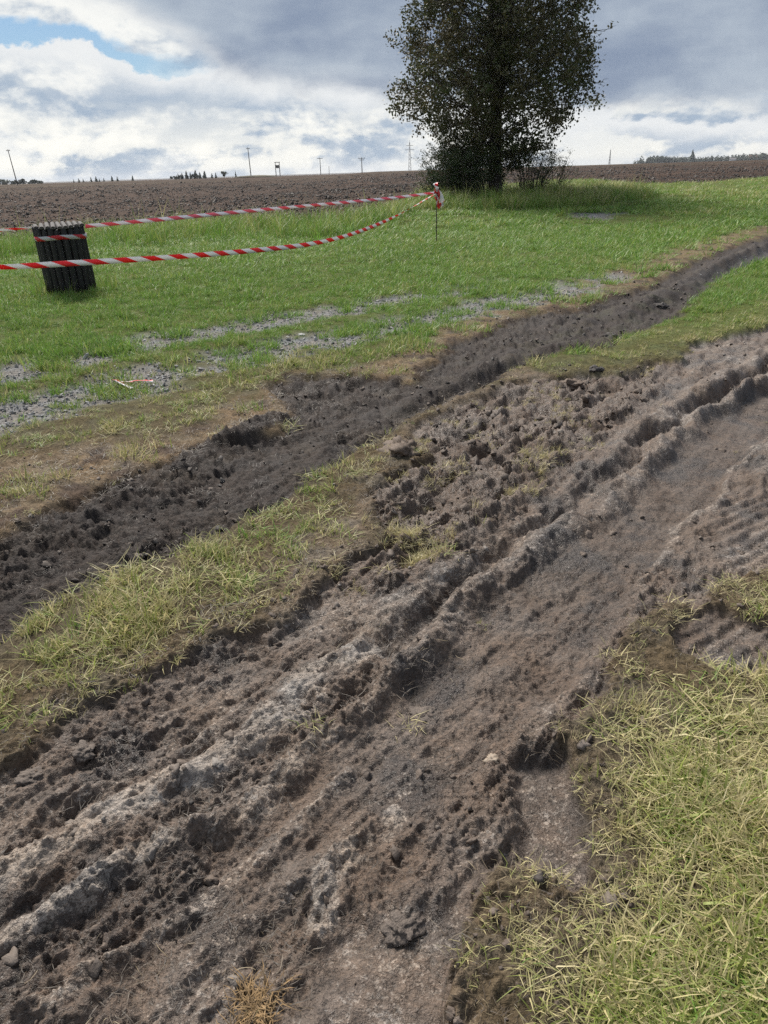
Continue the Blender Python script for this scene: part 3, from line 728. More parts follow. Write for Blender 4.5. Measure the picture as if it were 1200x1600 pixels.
def build_debris():
    # matted roots and dead blades pressed into the mud
    FB = [tuft_mesh('fibre%d' % i, 14, .015, .060, .06, 75, 95, .0011, .25, 600 + i, 4) for i in range(6)]
    c = proto_collection('root_fibre', FB, M_FIBRE)
    X, Y = [], []
    for r0, r1, dn, am in ((.6, 1.7, 560, R(50)), (1.7, 3.2, 480, R(46)), (3.2, 6, 340, R(42)), (6, 11, 110, R(40))):
        x, y = ring_points(r0, r1, dn, am); X.append(x); Y.append(y)
    x = np.concatenate(X); y = np.concatenate(Y); o = terrain(x, y)
    cl = fbm(x * 3, y * 3, 3, 441)
    d = np.maximum(o['mud'] * (1 - 1.0 * o['pad']) * (1 - o['slot']) * (1 - .55 * o['pale']) * .6 * sst(-.25, .4, cl), .55 * o['dark'] * sst(-.2, .4, cl))
    d = np.maximum(d, .8 * o['dry']); d = np.maximum(d, .5 * o['bare']); sod = sst(.32, .08, o['sm']) * (1 - o['mud']) * (np.hypot(x, y) < 7); d = np.maximum(d, .9 * sod)
    k = rng.random(len(x)) < d * (1 - o['grav'])
    x, y = x[k], y[k]; n = len(x); z = o['z'][k]; r = np.hypot(x, y)
    s = rng.uniform(.4, 1.0, n) * (1 + .7 * sst(2, 9, r)); rot = np.stack([rng.normal(0, .10, n), rng.normal(0, .10, n), rng.uniform(0, 6.28, n)], 1)
    tint = np.clip(-.02 + .22 * cl[k] + .60 * o['dry'][k] * (1 - o['dark'][k]) + rng.normal(0, .14, n) + .3 * o['bare'][k] + .45 * sod[k], 0, 1)
    scatter('dead_grass', 'dead grass and root fibres pressed into the churned mud', 'dead grass', c, np.stack([x, y, z + .002], 1), rot,
            np.stack([s, s, s * .3], 1), rng.integers(0, 6, n), {'tint': tint})
    print('fibres', n)
    # crumbs of soil
    mcr = bpy.data.materials.new('soil_crumb'); mcr.use_nodes = True
    t = NT(mcr.node_tree); t.t.nodes.clear(); out = t.n('ShaderNodeOutputMaterial'); b = t.n('ShaderNodeBsdfPrincipled'); t.l.new(b.outputs[0], out.inputs[0])
    ti = t.n('ShaderNodeAttribute', attribute_type='INSTANCER', attribute_name='tint').outputs['Fac']
    co = t.n('ShaderNodeNewGeometry').outputs['Position']; nz = t.noise(co, 90, 4, .65)
    cc = t.mix(t.sst(ti, 0, .5), (.040, .034, .031), (.125, .093, .072)); cc = t.mix(t.sst(ti, .5, 1.0), cc, (.250, .225, .200))
    kk = t.m('ADD', .55, t.m('MULTIPLY', nz, .9)); cc = t.mix(1.0, cc, t.comb(kk, kk, kk), 'MULTIPLY')
    t.l.new(cc, b.inputs['Base Color']); b.inputs['Roughness'].default_value = .75
    bn = t.n('ShaderNodeBump'); bn.inputs['Strength'].default_value = .8; bn.inputs['Distance'].default_value = .006
    t.l.new(nz, bn.inputs['Height']); t.l.new(bn.outputs[0], b.inputs['Normal'])
    LM = [lump_mesh('crumb%d' % i, 20 + i, 2, .95, .7) for i in range(6)]
    c = proto_collection('soil_crumb', LM, mcr)
    X, Y = [], []
    for r0, r1, dn, am in ((.6, 1.7, 900, R(50)), (1.7, 3.2, 620, R(46)), (3.2, 6, 330, R(42)), (6, 11, 190, R(40)), (11, 20, 70, R(40))):
        x, y = ring_points(r0, r1, dn, am); X.append(x); Y.append(y)
    x = np.concatenate(X); y = np.concatenate(Y); o = terrain(x, y); cl = fbm(x * 2.2, y * 2.2, 3, 451)
    d = np.maximum(.55 * o['mud'] * (1 - .9 * o['pad']) * (1 - .5 * o['floor']) * sst(-.3, .4, cl), o['crumb'])
    d = np.maximum(d, .55 * o['dark'] * (1 - .6 * o['mfl']) * sst(-.3, .3, cl)); d = np.maximum(d, .22 * o['dry']); d = np.maximum(d, .7 * sst(.30, .05, o['sm']) * (1 - o['mud']) * (np.hypot(x, y) < 7))
    k = rng.random(len(x)) < d * (1 - o['grav']) * (1 - .8 * o['slot'])
    x, y = x[k], y[k]; n = len(x); r = np.hypot(x, y)
    s = rng.lognormal(0, .95, n) * .0030 * (1 + .6 * o['crumb'][k] + .5 * o['dark'][k]) * (1 + .5 * sst(3, 12, r))
    s = np.minimum(s, np.where(o['dark'][k] > .4, .016, np.where(o['crumb'][k] > .3, .026, .016)))
    tint = np.clip(np.where(o['dark'][k] > .5, .16, .42 + .3 * o['pale'][k]) + .12 * o['dry'][k] + rng.normal(0, .14, n), 0, 1)
    scatter('soil_crumbs', 'small crumbs of soil thrown up along the ruts', 'soil', c, np.stack([x, y, o['z'][k] + s * .0], 1),
            rng.uniform(0, 6.28, (n, 3)) * (.15, .15, 1), np.stack([s * rng.uniform(.8, 1.4, n), s, s * rng.uniform(.7, 1.1, n)], 1), rng.integers(0, 6, n), {'tint': tint})
    print('crumbs', n)
    # clods of the ploughed field
    x, y = [], []
    for r0, r1, dn in ((16, 34, 60), (34, 60, 20), (60, 110, 4.5), (110, 170, .9)):
        a, b_ = ring_points(r0, r1, dn, R(36)); x.append(a); y.append(b_)
    x = np.concatenate(x); y = np.concatenate(y); o = terrain(x, y)
    k = rng.random(len(x)) < o['field']; x, y = x[k], y[k]; n = len(x); r = np.hypot(x, y)
    s = rng.lognormal(0, .5, n) * .018 * (1 + .9 * sst(30, 120, r))
    tint = np.clip(.15 + .10 * fbm(x * .4, y * .4, 2, 461) + rng.normal(0, .08, n) + .45 * (rng.random(n) < .012), 0, 1)
    scatter('field_clods', 'brown clods of the ploughed field', 'soil', c, np.stack([x, y, o['z'][k]], 1), rng.uniform(0, 6.28, (n, 3)) * (.2, .2, 1),
            np.stack([s * 1.3, s * 1.1, s], 1), rng.integers(0, 6, n), {'tint': tint})
    print('field clods', n)
    # gravel
    mg = bpy.data.materials.new('gravel_stone'); mg.use_nodes = True
    t = NT(mg.node_tree); t.t.nodes.clear(); out = t.n('ShaderNodeOutputMaterial'); b = t.n('ShaderNodeBsdfPrincipled'); t.l.new(b.outputs[0], out.inputs[0])
    ti = t.n('ShaderNodeAttribute', attribute_type='INSTANCER', attribute_name='tint').outputs['Fac']
    nz = t.noise(t.n('ShaderNodeNewGeometry').outputs['Position'], 120, 3, .6)
    cc = t.mix(ti, (.09, .088, .086), (.33, .32, .31)); kk = t.m('ADD', .6, t.m('MULTIPLY', nz, .8))
    t.l.new(t.mix(1.0, cc, t.comb(kk, kk, kk), 'MULTIPLY'), b.inputs['Base Color']); b.inputs['Roughness'].default_value = .7
    c2 = proto_collection('gravel_stone', [lump_mesh('stone%d' % i, 50 + i, 1, .5, .55) for i in range(5)], mg)
    X, Y = [], []
    for r0, r1, dn in ((4, 7, 900), (7, 10, 480), (10, 15, 200), (20, 28, 60)):
        a, b_ = ring_points(r0, r1, dn, R(40)); X.append(a); Y.append(b_)
    x = np.concatenate(X); y = np.concatenate(Y); o = terrain(x, y)
    k = rng.random(len(x)) < np.maximum(o['grav'], .12 * o['dark'] * (o['mfl'] > .4)); x, y = x[k], y[k]; n = len(x)
    s = np.minimum(rng.lognormal(0, .5, n) * .008 * (1 + .5 * sst(8, 20, np.hypot(x, y))), .045)
    scatter('gravel', 'loose grey gravel of the worn lane', 'gravel', c2, np.stack([x, y, o['z'][k] + .002], 1), rng.uniform(0, 6.28, (n, 3)) * (.2, .2, 1),
            np.stack([s * rng.uniform(.9, 1.5, n), s, s * .8], 1), rng.integers(0, 5, n), {'tint': rng.random(n)})
    print('gravel', n)
build_debris()

# ------------------------------------------------------------------ things
class MB:
    def __init__(s): s.v = []; s.f = []
    def tube(s, pts, rad, seg=8, cap=True):
        pts = [Vector(p) for p in pts]; base = len(s.v); n = len(pts)
        rad = rad if isinstance(rad, (list, tuple)) else [rad] * n
        prev = None
        for i, p in enumerate(pts):
            d = (pts[min(i + 1, n - 1)] - pts[max(i - 1, 0)]).normalized()
            if prev is None: u = d.orthogonal().normalized()
            else:
                u = prev - d * prev.dot(d)
                u = u.normalized() if u.length > 1e-6 else d.orthogonal().normalized()
            prev = u; w = d.cross(u)
            for k in range(seg):
                a = 2 * math.pi * k / seg; s.v.append(tuple(p + (u * math.cos(a) + w * math.sin(a)) * rad[i]))
        for i in range(n - 1):
            for k in range(seg):
                a, b = base + i * seg + k, base + i * seg + (k + 1) % seg
                s.f.append((a, b, b + seg, a + seg))
        if cap:
            s.f.append(tuple(base + k for k in reversed(range(seg)))); s.f.append(tuple(base + (n - 1) * seg + k for k in range(seg)))
    def box(s, c, h, M=None):
        b = len(s.v)
        for z in (-1, 1):
            for y in (-1, 1):
                for x in (-1, 1):
                    p = Vector((x * h[0], y * h[1], z * h[2]))
                    if M is not None: p = M @ p
                    s.v.append(tuple(p + Vector(c)))
        for f in ((0, 2, 3, 1), (4, 5, 7, 6), (0, 1, 5, 4), (2, 6, 7, 3), (0, 4, 6, 2), (1, 3, 7, 5)): s.f.append(tuple(b + i for i in f))
    def mesh(s, name, smooth=False):
        me = bpy.data.meshes.new(name); me.from_pydata(s.v, [], s.f); me.update()
        me.polygons.foreach_set('use_smooth', np.full(len(me.polygons), smooth)); return me
    def build(s, name, mat, parent=None, smooth=False, loc=None):
        return link(name, s.mesh(name, smooth), mat, parent, loc)

# materials
def wood_material():
    m, t, b, out = new_mat('stained_wood')
    co = t.n('ShaderNodeTexCoord').outputs['Object']; x, y, z = t.xyz(co)
    g = t.noise(t.comb(t.m('MULTIPLY', x, 60), t.m('MULTIPLY', y, 60), t.m('MULTIPLY', z, 3)), 1, 5, .6, .3)
    c = t.mix(t.sst(g, .3, .75), (.009, .009, .010), (.024, .021, .022))
    up = t.xyz(t.n('ShaderNodeNewGeometry').outputs['Normal'])[2]
    t.l.new(c, b.inputs['Base Color']); b.inputs['Roughness'].default_value = .62; b.inputs['Specular IOR Level'].default_value = .4
    bn = t.n('ShaderNodeBump'); bn.inputs['Strength'].default_value = .6; bn.inputs['Distance'].default_value = .006
    t.l.new(g, bn.inputs['Height']); t.l.new(bn.outputs[0], b.inputs['Normal'])
    return m
M_WOOD = wood_material()
M_LID = simple_mat('weathered_wood', (.075, .066, .062), .8, .45, 30, .004)
M_ROD = simple_mat('rusty_steel', (.055, .043, .036), .7, .4, 40)
M_POLE = simple_mat('grey_pole', (.10, .095, .09), .85, .25, 3)
def tape_material(name, period, slant, red_c=(.74, .045, .055), white_c=(.74, .73, .75)):
    m, t, b, out = new_mat(name)
    u = t.n('ShaderNodeAttribute', attribute_name='tu').outputs['Fac']; v = t.n('ShaderNodeAttribute', attribute_name='tv').outputs['Fac']
    ph = t.m('FRACT', t.m('DIVIDE', t.m('ADD', u, t.m('MULTIPLY', v, slant)), period))
    red = t.m('LESS_THAN', ph, .5)
    c = t.mix(red, white_c, red_c)
    t.l.new(c, b.inputs['Base Color']); b.inputs['Roughness'].default_value = .38
    tr = t.n('ShaderNodeBsdfTranslucent'); t.l.new(c, tr.inputs[0])
    mx = t.n('ShaderNodeMixShader'); mx.inputs[0].default_value = .42
    t.l.new(b.outputs[0], mx.inputs[1]); t.l.new(tr.outputs[0], mx.inputs[2]); t.l.new(mx.outputs[0], out.inputs[0])
    return m
M_TAPE = tape_material('striped_tape', .34, .15)
M_TAPE2 = tape_material('faded_tape', .40, .18, (.74, .20, .27), (.78, .74, .80))

def catmull(pts, per):
    P = [Vector(p) for p in pts]; P = [P[0] * 2 - P[1]] + P + [P[-1] * 2 - P[-2]]; out = []
    for i in range(1, len(P) - 2):
        for k in range(per):
            t = k / per; a, b, c, d = P[i - 1], P[i], P[i + 1], P[i + 2]
            out.append(.5 * ((2 * b) + (c - a) * t + (2 * a - 5 * b + 4 * c - d) * t * t + (3 * b - a - 3 * c + d) * t ** 3))
    out.append(P[-2]); return out
def tape_mesh(name, pts, width, twist, thick=.0006, u0=0.0, crumple=.004, seed=1):
    """a ribbon with a little thickness; twist(f) is the roll of its face about its length"""
    rd = random.Random(seed); V = []; F = []; tu = []; tv = []; L = u0; n = len(pts)
    for i, p in enumerate(pts):
        if i: L += (pts[i] - pts[i - 1]).length
        d = (pts[min(i + 1, n - 1)] - pts[max(i - 1, 0)]).normalized()
        s = d.cross(Vector((0, 0, 1)));  s = s.normalized() if s.length > 1e-5 else Vector((1, 0, 0))
        up = s.cross(d).normalized(); a = twist(i / (n - 1)); w = width * (1 - .0)
        wv = up * math.cos(a) + s * math.sin(a); nv = d.cross(wv)
        for k, q in enumerate((-.5, 0, .5)):
            c = p + wv * (q * w) + nv * rd.uniform(-crumple, crumple) * (1 if k != 1 else .5)
            V += [tuple(c + nv * thick), tuple(c - nv * thick)]; tu += [L, L]; tv += [q + .5, q + .5]
    for i in range(n - 1):
        b = i * 6; c = b + 6
        for k in (0, 2): F += [(b + k, b + k + 2, c + k + 2, c + k), (b + k + 1, c + k + 1, c + k + 3, b + k + 3)]
        F += [(b, c, c + 1, b + 1), (b + 4, b + 5, c + 5, c + 4)]
    me = make_mesh(name, V, F); attr(me, 'tu', tu); attr(me, 'tv', tv)
    return me

# ---- litter bin of upright half logs
BIN = (-4.47, 10.95)
def build_bin():
    bz = ground_z(*BIN) - .03
    root = empty('litter_bin', (BIN[0], BIN[1], bz)); tag(root, 'dark round litter bin clad in upright logs, taped round its rim', 'litter bin')
    root.rotation_euler = (R(.6), R(-.4), R(24))
    rad, n, H = .300, 22, .93
    liner = MB(); liner.tube([(0, 0, .02), (0, 0, H - .06)], rad - .03, 32); liner.build('liner', simple_mat('bin_liner', (.02, .02, .02), .6, .2), root, True)
    for ring_z in (.18, .72):
        b = MB(); b.tube([((rad + .005) * math.cos(a), (rad + .005) * math.sin(a), ring_z) for a in np.linspace(0, 2 * math.pi, 41)], .008, 6, False); b.build('hoop', M_ROD, root, True)
    logs = []
    for v in range(4):
        b = MB(); rr = .044; hh = H * (.985 + .01 * v); rd = random.Random(v)
        pts = [(rd.uniform(-.003, .003), rd.uniform(-.003, .003), hh * q) for q in (0, .2, .4, .6, .8, .985, 1.0)]
        b.tube(pts, [rr * .97, rr, rr * 1.01, rr, rr * .99, rr * .97, rr * .82], 14); logs.append(b.mesh('log', True))
    for me in logs: me.materials.append(M_WOOD)
    for k in range(n):
        a = 2 * math.pi * k / n
        o = link('log', logs[k % 4], None, root, (rad * math.cos(a), rad * math.sin(a), random.uniform(-.012, .010)))
        o.rotation_euler = (random.uniform(-.012, .012), random.uniform(-.012, .012), random.uniform(0, 6.28)); 
    # lid of half round slats lying side by side across the top, tipped towards the lane
    M = Matrix.Rotation(R(2), 3, 'X')
    ns = 9
    for k in range(ns):
        c = (k - (ns - 1) / 2) * .0745
        ln = math.sqrt(max(.0, .345 ** 2 - c * c)); 
        if ln < .06: ln = .10
        b = MB(); w = .034
        prof = [(-w, 0), (w, 0), (w * .92, .018), (w * .6, .032), (0, .038), (-w * .6, .032), (-w * .92, .018)]
        i0 = len(b.v)
        for yy in (-ln, ln):
            for (px, pz) in prof: b.v.append((px, yy, pz))
        m_ = len(prof)
        b.f.append(tuple(reversed(range(m_)))[::-1]); b.f.append(tuple(m_ + q for q in reversed(range(m_))))
        for q in range(m_): b.f.append((q, (q + 1) % m_, m_ + (q + 1) % m_, m_ + q)[::-1])
        o = b.build('lid_slat', M_LID, root, False)
        o.location = M @ Vector((c, 0, .0)) + Vector((0, 0, H + .004 + random.uniform(-.003, .004))); o.rotation_euler = (R(2), 0, random.uniform(-.03, .03))
    # tape wound round the rim
    pts = [Vector(((rad + .050) * math.cos(a), (rad + .050) * math.sin(a), .795 - .012 * math.sin(a) + .006 * math.sin(3 * a))) for a in np.linspace(0, 2 * math.pi, 60)]
    me = tape_mesh('rim_tape', pts, .060, lambda f: .05 * math.sin(9 * f), u0=.1, crumple=.002, seed=4)
    tag(link('rim_tape', me, M_TAPE, root), 'red and white striped tape wound round the bin')
    return root
build_bin()

# ---- stakes and barrier tape
POST = (1.355, 17.05)
def stake(loc, h, label, lean=0.0):
    z = ground_z(*loc)
    root = empty('marker_stake', (loc[0], loc[1], z)); tag(root, label, 'stake')
    b = MB(); b.tube([(0, 0, -.15), (lean * .5, 0, h * .5), (lean, 0, h)], .011, 8); b.build('rod', M_ROD, root, True)
    b = MB(); b.tube([(lean, 0, h - .012), (lean, 0, h + .018)], [.016, .014], 8); b.build('rod_tip', simple_mat('red_paint', (.5, .03, .04), .5, .2), root, True)
    return root
def knot(parent_name, loc):
    """bunch of tape wrapped and tied round the stake's top, with two loose ends"""
    me_list = []
    rd = random.Random(8)
    pts = [Vector(((.022 + .010 * math.sin(5 * f)) * math.cos(f * 24), (.022 + .010 * math.sin(7 * f)) * math.sin(f * 24), .17 - .26 * f + .02 * math.sin(19 * f))) for f in np.linspace(0, 1, 90)]
    me_list.append(tape_mesh('tape_wrap', pts, .085, lambda f: .5 * math.sin(14 * f), u0=.0, crumple=.012, seed=3))
    pts = catmull([(0.01, -.03, .06), (.045, -.05, .02), (.075, -.05, -.06), (.085, -.045, -.13), (.062, -.05, -.18)], 6)
    me_list.append(tape_mesh('loose_end', pts, .080, lambda f: 1.2 * f - .3, u0=.02, crumple=.012, seed=5))
    pts = catmull([(0.0, -.03, .02), (.012, -.05, -.06), (.02, -.05, -.15), (.045, -.045, -.22)], 6)
    me_list.append(tape_mesh('loose_end', pts, .045, lambda f: 1.0 - .8 * f, u0=.15, crumple=.010, seed=6))
    return me_list
st = stake(POST, 1.12, 'thin rusty steel stake with a bunch of striped tape tied at its top')
pz = st.location.z
for me in knot('tape', POST):
    link(me.name.split('.')[0], me, M_TAPE, st, (0, 0, .97)).scale = (1.35, 1.35, 1.2)
stake((-5.80, 8.0), .80, 'plain rusty steel stake holding the lower tape')
stake((-6.95, 10.6), .95, 'plain rusty steel stake holding the upper tape left of the bin')

p2 = [(-5.79, 7.985, .66), (-4.32, 8.7, .62), (-3.63, 9.0, .61), (-3.04, 9.3, .60), (-2.37, 9.8, .58), (-1.69, 10.7, .54), (-1.04, 11.6, .52), (-.49, 12.6, .55), (.04, 14.0, .62), (.56, 15.3, .75), (1.335, 17.03, 1.02)]
me = tape_mesh('barrier_tape', catmull(p2, 8), .066, lambda f: .95 * sst(.42, .0, np.float64(f)) * math.cos(f * 9) ** 2 + .25 * math.sin(f * 21) + 1.15 * sst(.72, .97, np.float64(f)), u0=.05, crumple=.003, seed=11)
tag(link('barrier_tape', me, M_TAPE), 'red and white barrier tape sagging low in front of the litter bin', 'barrier tape')
p1 = [(-4.115, 10.99, .905), (-3.32, 12.0, .915), (-2.54, 13.1, .925), (-1.58, 14.2, .945), (-.45, 15.5, .96), (.47, 16.4, .985), (1.335, 17.07, 1.04)]
me = tape_mesh('barrier_tape', catmull(p1, 9), .060, lambda f: .35 * math.sin(f * 13 + 1) + .1, u0=.0, crumple=.003, seed=12)
tag(link('barrier_tape', me, M_TAPE2), 'taut red and white barrier tape strung from the litter bin to the steel stake', 'barrier tape')
p0 = [(-6.94, 10.59, .86), (-5.9, 10.68, .872), (-5.21, 10.75, .90), (-4.83, 10.93, .915)]
me = tape_mesh('barrier_tape', catmull(p0, 9), .050, lambda f: .85 + .2 * math.sin(f * 8), u0=.1, crumple=.003, seed=13)
tag(link('barrier_tape', me, M_TAPE), 'short run of barrier tape tied to the far side of the litter bin', 'barrier tape')
# scrap of tape on the ground
def scrap():
    x0, y0 = -2.03, 5.68; root = empty('tape_scrap', (x0, y0, ground_z(x0, y0))); tag(root, 'torn scrap of red and white tape lying on the gravel lane', 'tape scrap')
    for nm, L, u in (('strip', [(-.12, .06, .05), (-.02, .01, .045), (.09, .02, .05), (.19, .05, .035)], .14), ('strip', [(-.10, .05, .05), (-.05, -.02, .05), (.02, -.07, .03), (.06, -.10, .02)], .02), ('strip', [(-.13, .07, .05), (-.09, .03, .055), (-.06, .03, .03)], .0)):
        me = tape_mesh(nm, catmull([Vector(p) for p in L], 6), .035, lambda f: 1.25 + .5 * f, u0=u, crumple=.004, seed=int(L[0][0] * -100)); link(nm, me, M_TAPE, root)
scrap()

# ---- big clods lying about
def mat_clod(name, c):
    return simple_mat(name, c, .78, .35, 9, .004)
MC1, MC2, MC3 = mat_clod('clod_grey', (.135, .108, .090)), mat_clod('clod_brown', (.13, .094, .070)), mat_clod('clod_dark', (.065, .056, .052))
def clod(x, y, s, seed, mat, label, flat=.62):
    me = lump_mesh('mud_clod', seed, 4, .62, flat)
    from mathutils import noise as mn
    for v in me.vertices:
        d = v.co.normalized(); v.co += d * (.16 * mn.noise(v.co * 4.5 + Vector((seed, 0, 0))) + .12 * mn.noise(v.co * 9) + .07 * mn.noise(v.co * 19))
    o = link('mud_clod', me, mat); o.location = (x, y, ground_z(x, y) - s * .06); o.scale = (s, s * .82, s * .8); o.rotation_euler = (0, 0, seed)
    tag(o, label, 'mud clod', 'clods thrown up by the wheels')
clod(-.905, 1.60, .036, 3, MC1, 'smooth squarish grey clod lying at the foot of the thinning grass strip', .5)
clod(.015, 1.06, .042, 4, MC1, 'broad crumbly lump of mud resting on the smooth slippery pad', .40)
clod(.11, 1.78, .045, 5, MC1, 'rounded lump in the middle of the wide rut floor', .35)
clod(-1.02, 1.52, .035, 6, MC1, 'flat ragged clod beside the smooth squarish grey one')
clod(1.72, 5.62, .055, 7, MC3, 'dark clod dropped on the edge of the far grass strip')
clod(.10, 3.98, .12, 8, MC2, 'large brown clod at the tip of the grass strip')
clod(.29, 1.55, .022, 9, simple_mat('pebble', (.28, .22, .165), .6, .3, 40), 'small tan stone lodged in the rut edge beside the wet slot', .7)
clod(1.45, 5.30, .085, 10, MC2, 'brown clod in the turned soil near the far grass')
clod(3.30, 8.55, .07, 12, MC3, 'black clod on the lip of the older wheel track')
clod(2.28, 7.10, .06, 13, MC3, 'black clod beside the older track by the grass')

def straw_tuft():
    x, y = -.29, .89; me = tuft_mesh('dead_grass_tuft', 260, .02, .060, .050, 66, 92, .0022, .3, 900, 4)
    o = link('dead_grass_tuft', me, simple_mat('rusty_straw', (.20, .125, .055), .7, .5, 60)); o.location = (x, y, ground_z(x, y) + .004)
    tag(o, 'rusty clump of dead grass torn out and lying in the bottom of the rut', 'grass tuft')
straw_tuft()

# ---- the lime tree and its undergrowth
def leaf_material(name, cols, trans=.35):
    m, t, b, out = new_mat(name)
    lv = t.n('ShaderNodeAttribute', attribute_name='lv').outputs['Fac']
    c = t.mix(t.sst(lv, .25, .65), cols[0], cols[1]); c = t.mix(t.sst(lv, .72, .92), c, cols[2])
    t.l.new(c, b.inputs['Base Color']); b.inputs['Roughness'].default_value = .5; b.inputs['Specular IOR Level'].default_value = .3
    tr = t.n('ShaderNodeBsdfTranslucent'); t.l.new(c, tr.inputs[0])
    mx = t.n('ShaderNodeMixShader'); mx.inputs[0].default_value = trans
    t.l.new(b.outputs[0], mx.inputs[1]); t.l.new(tr.outputs[0], mx.inputs[2]); t.l.new(mx.outputs[0], out.inputs[0])
    return m
M_LEAF = leaf_material('tree_leaves', ((.070, .088, .034), (.098, .082, .040), (.165, .140, .050)), .25)
M_LEAF2 = leaf_material('shrub_leaves', ((.050, .085, .034), (.075, .100, .040), (.150, .120, .050)))
M_BARK = simple_mat('bark', (.060, .050, .042), .9, .4, 18, .02)

def leaves_mesh(name, pts, size0, size1, nrm, lv):
    """folded leaf blades, 4 triangles each, at the given points"""
    n = len(pts); pts = np.asarray(pts, np.float64)
    a = rng.uniform(0, 2 * np.pi, n); tilt = rng.normal(0, .75, n) - .25
    d = np.stack([np.cos(a) * np.cos(tilt), np.sin(a) * np.cos(tilt), np.sin(tilt)], 1)
    up = rng.normal(0, 1, (n, 3)) * .6 + np.array((0, 0, 1)); s = np.cross(d, up); s /= np.linalg.norm(s, axis=1, keepdims=True) + 1e-9
    k = np.cross(s, d); L = rng.uniform(size0, size1, n)[:, None]; W = L * .42; fold = (rng.uniform(-.25, .05, n))[:, None]
    v0 = pts; v1 = pts + d * L * .45 + s * W + k * W * fold; v2 = pts + d * L; v3 = pts + d * L * .45 - s * W + k * W * fold; v4 = pts + d * L * .5 - k * W * .12
    V = np.stack([v0, v1, v2, v3, v4], 1).reshape(-1, 3); i = (np.arange(n) * 5)[:, None]
    F = np.concatenate([i + np.array((0, 1, 4)), i + np.array((1, 2, 4)), i + np.array((4, 2, 3)), i + np.array((0, 4, 3))], 0)
    me = make_mesh(name, V, F, False); attr(me, 'lv', np.repeat(lv, 5)); return me

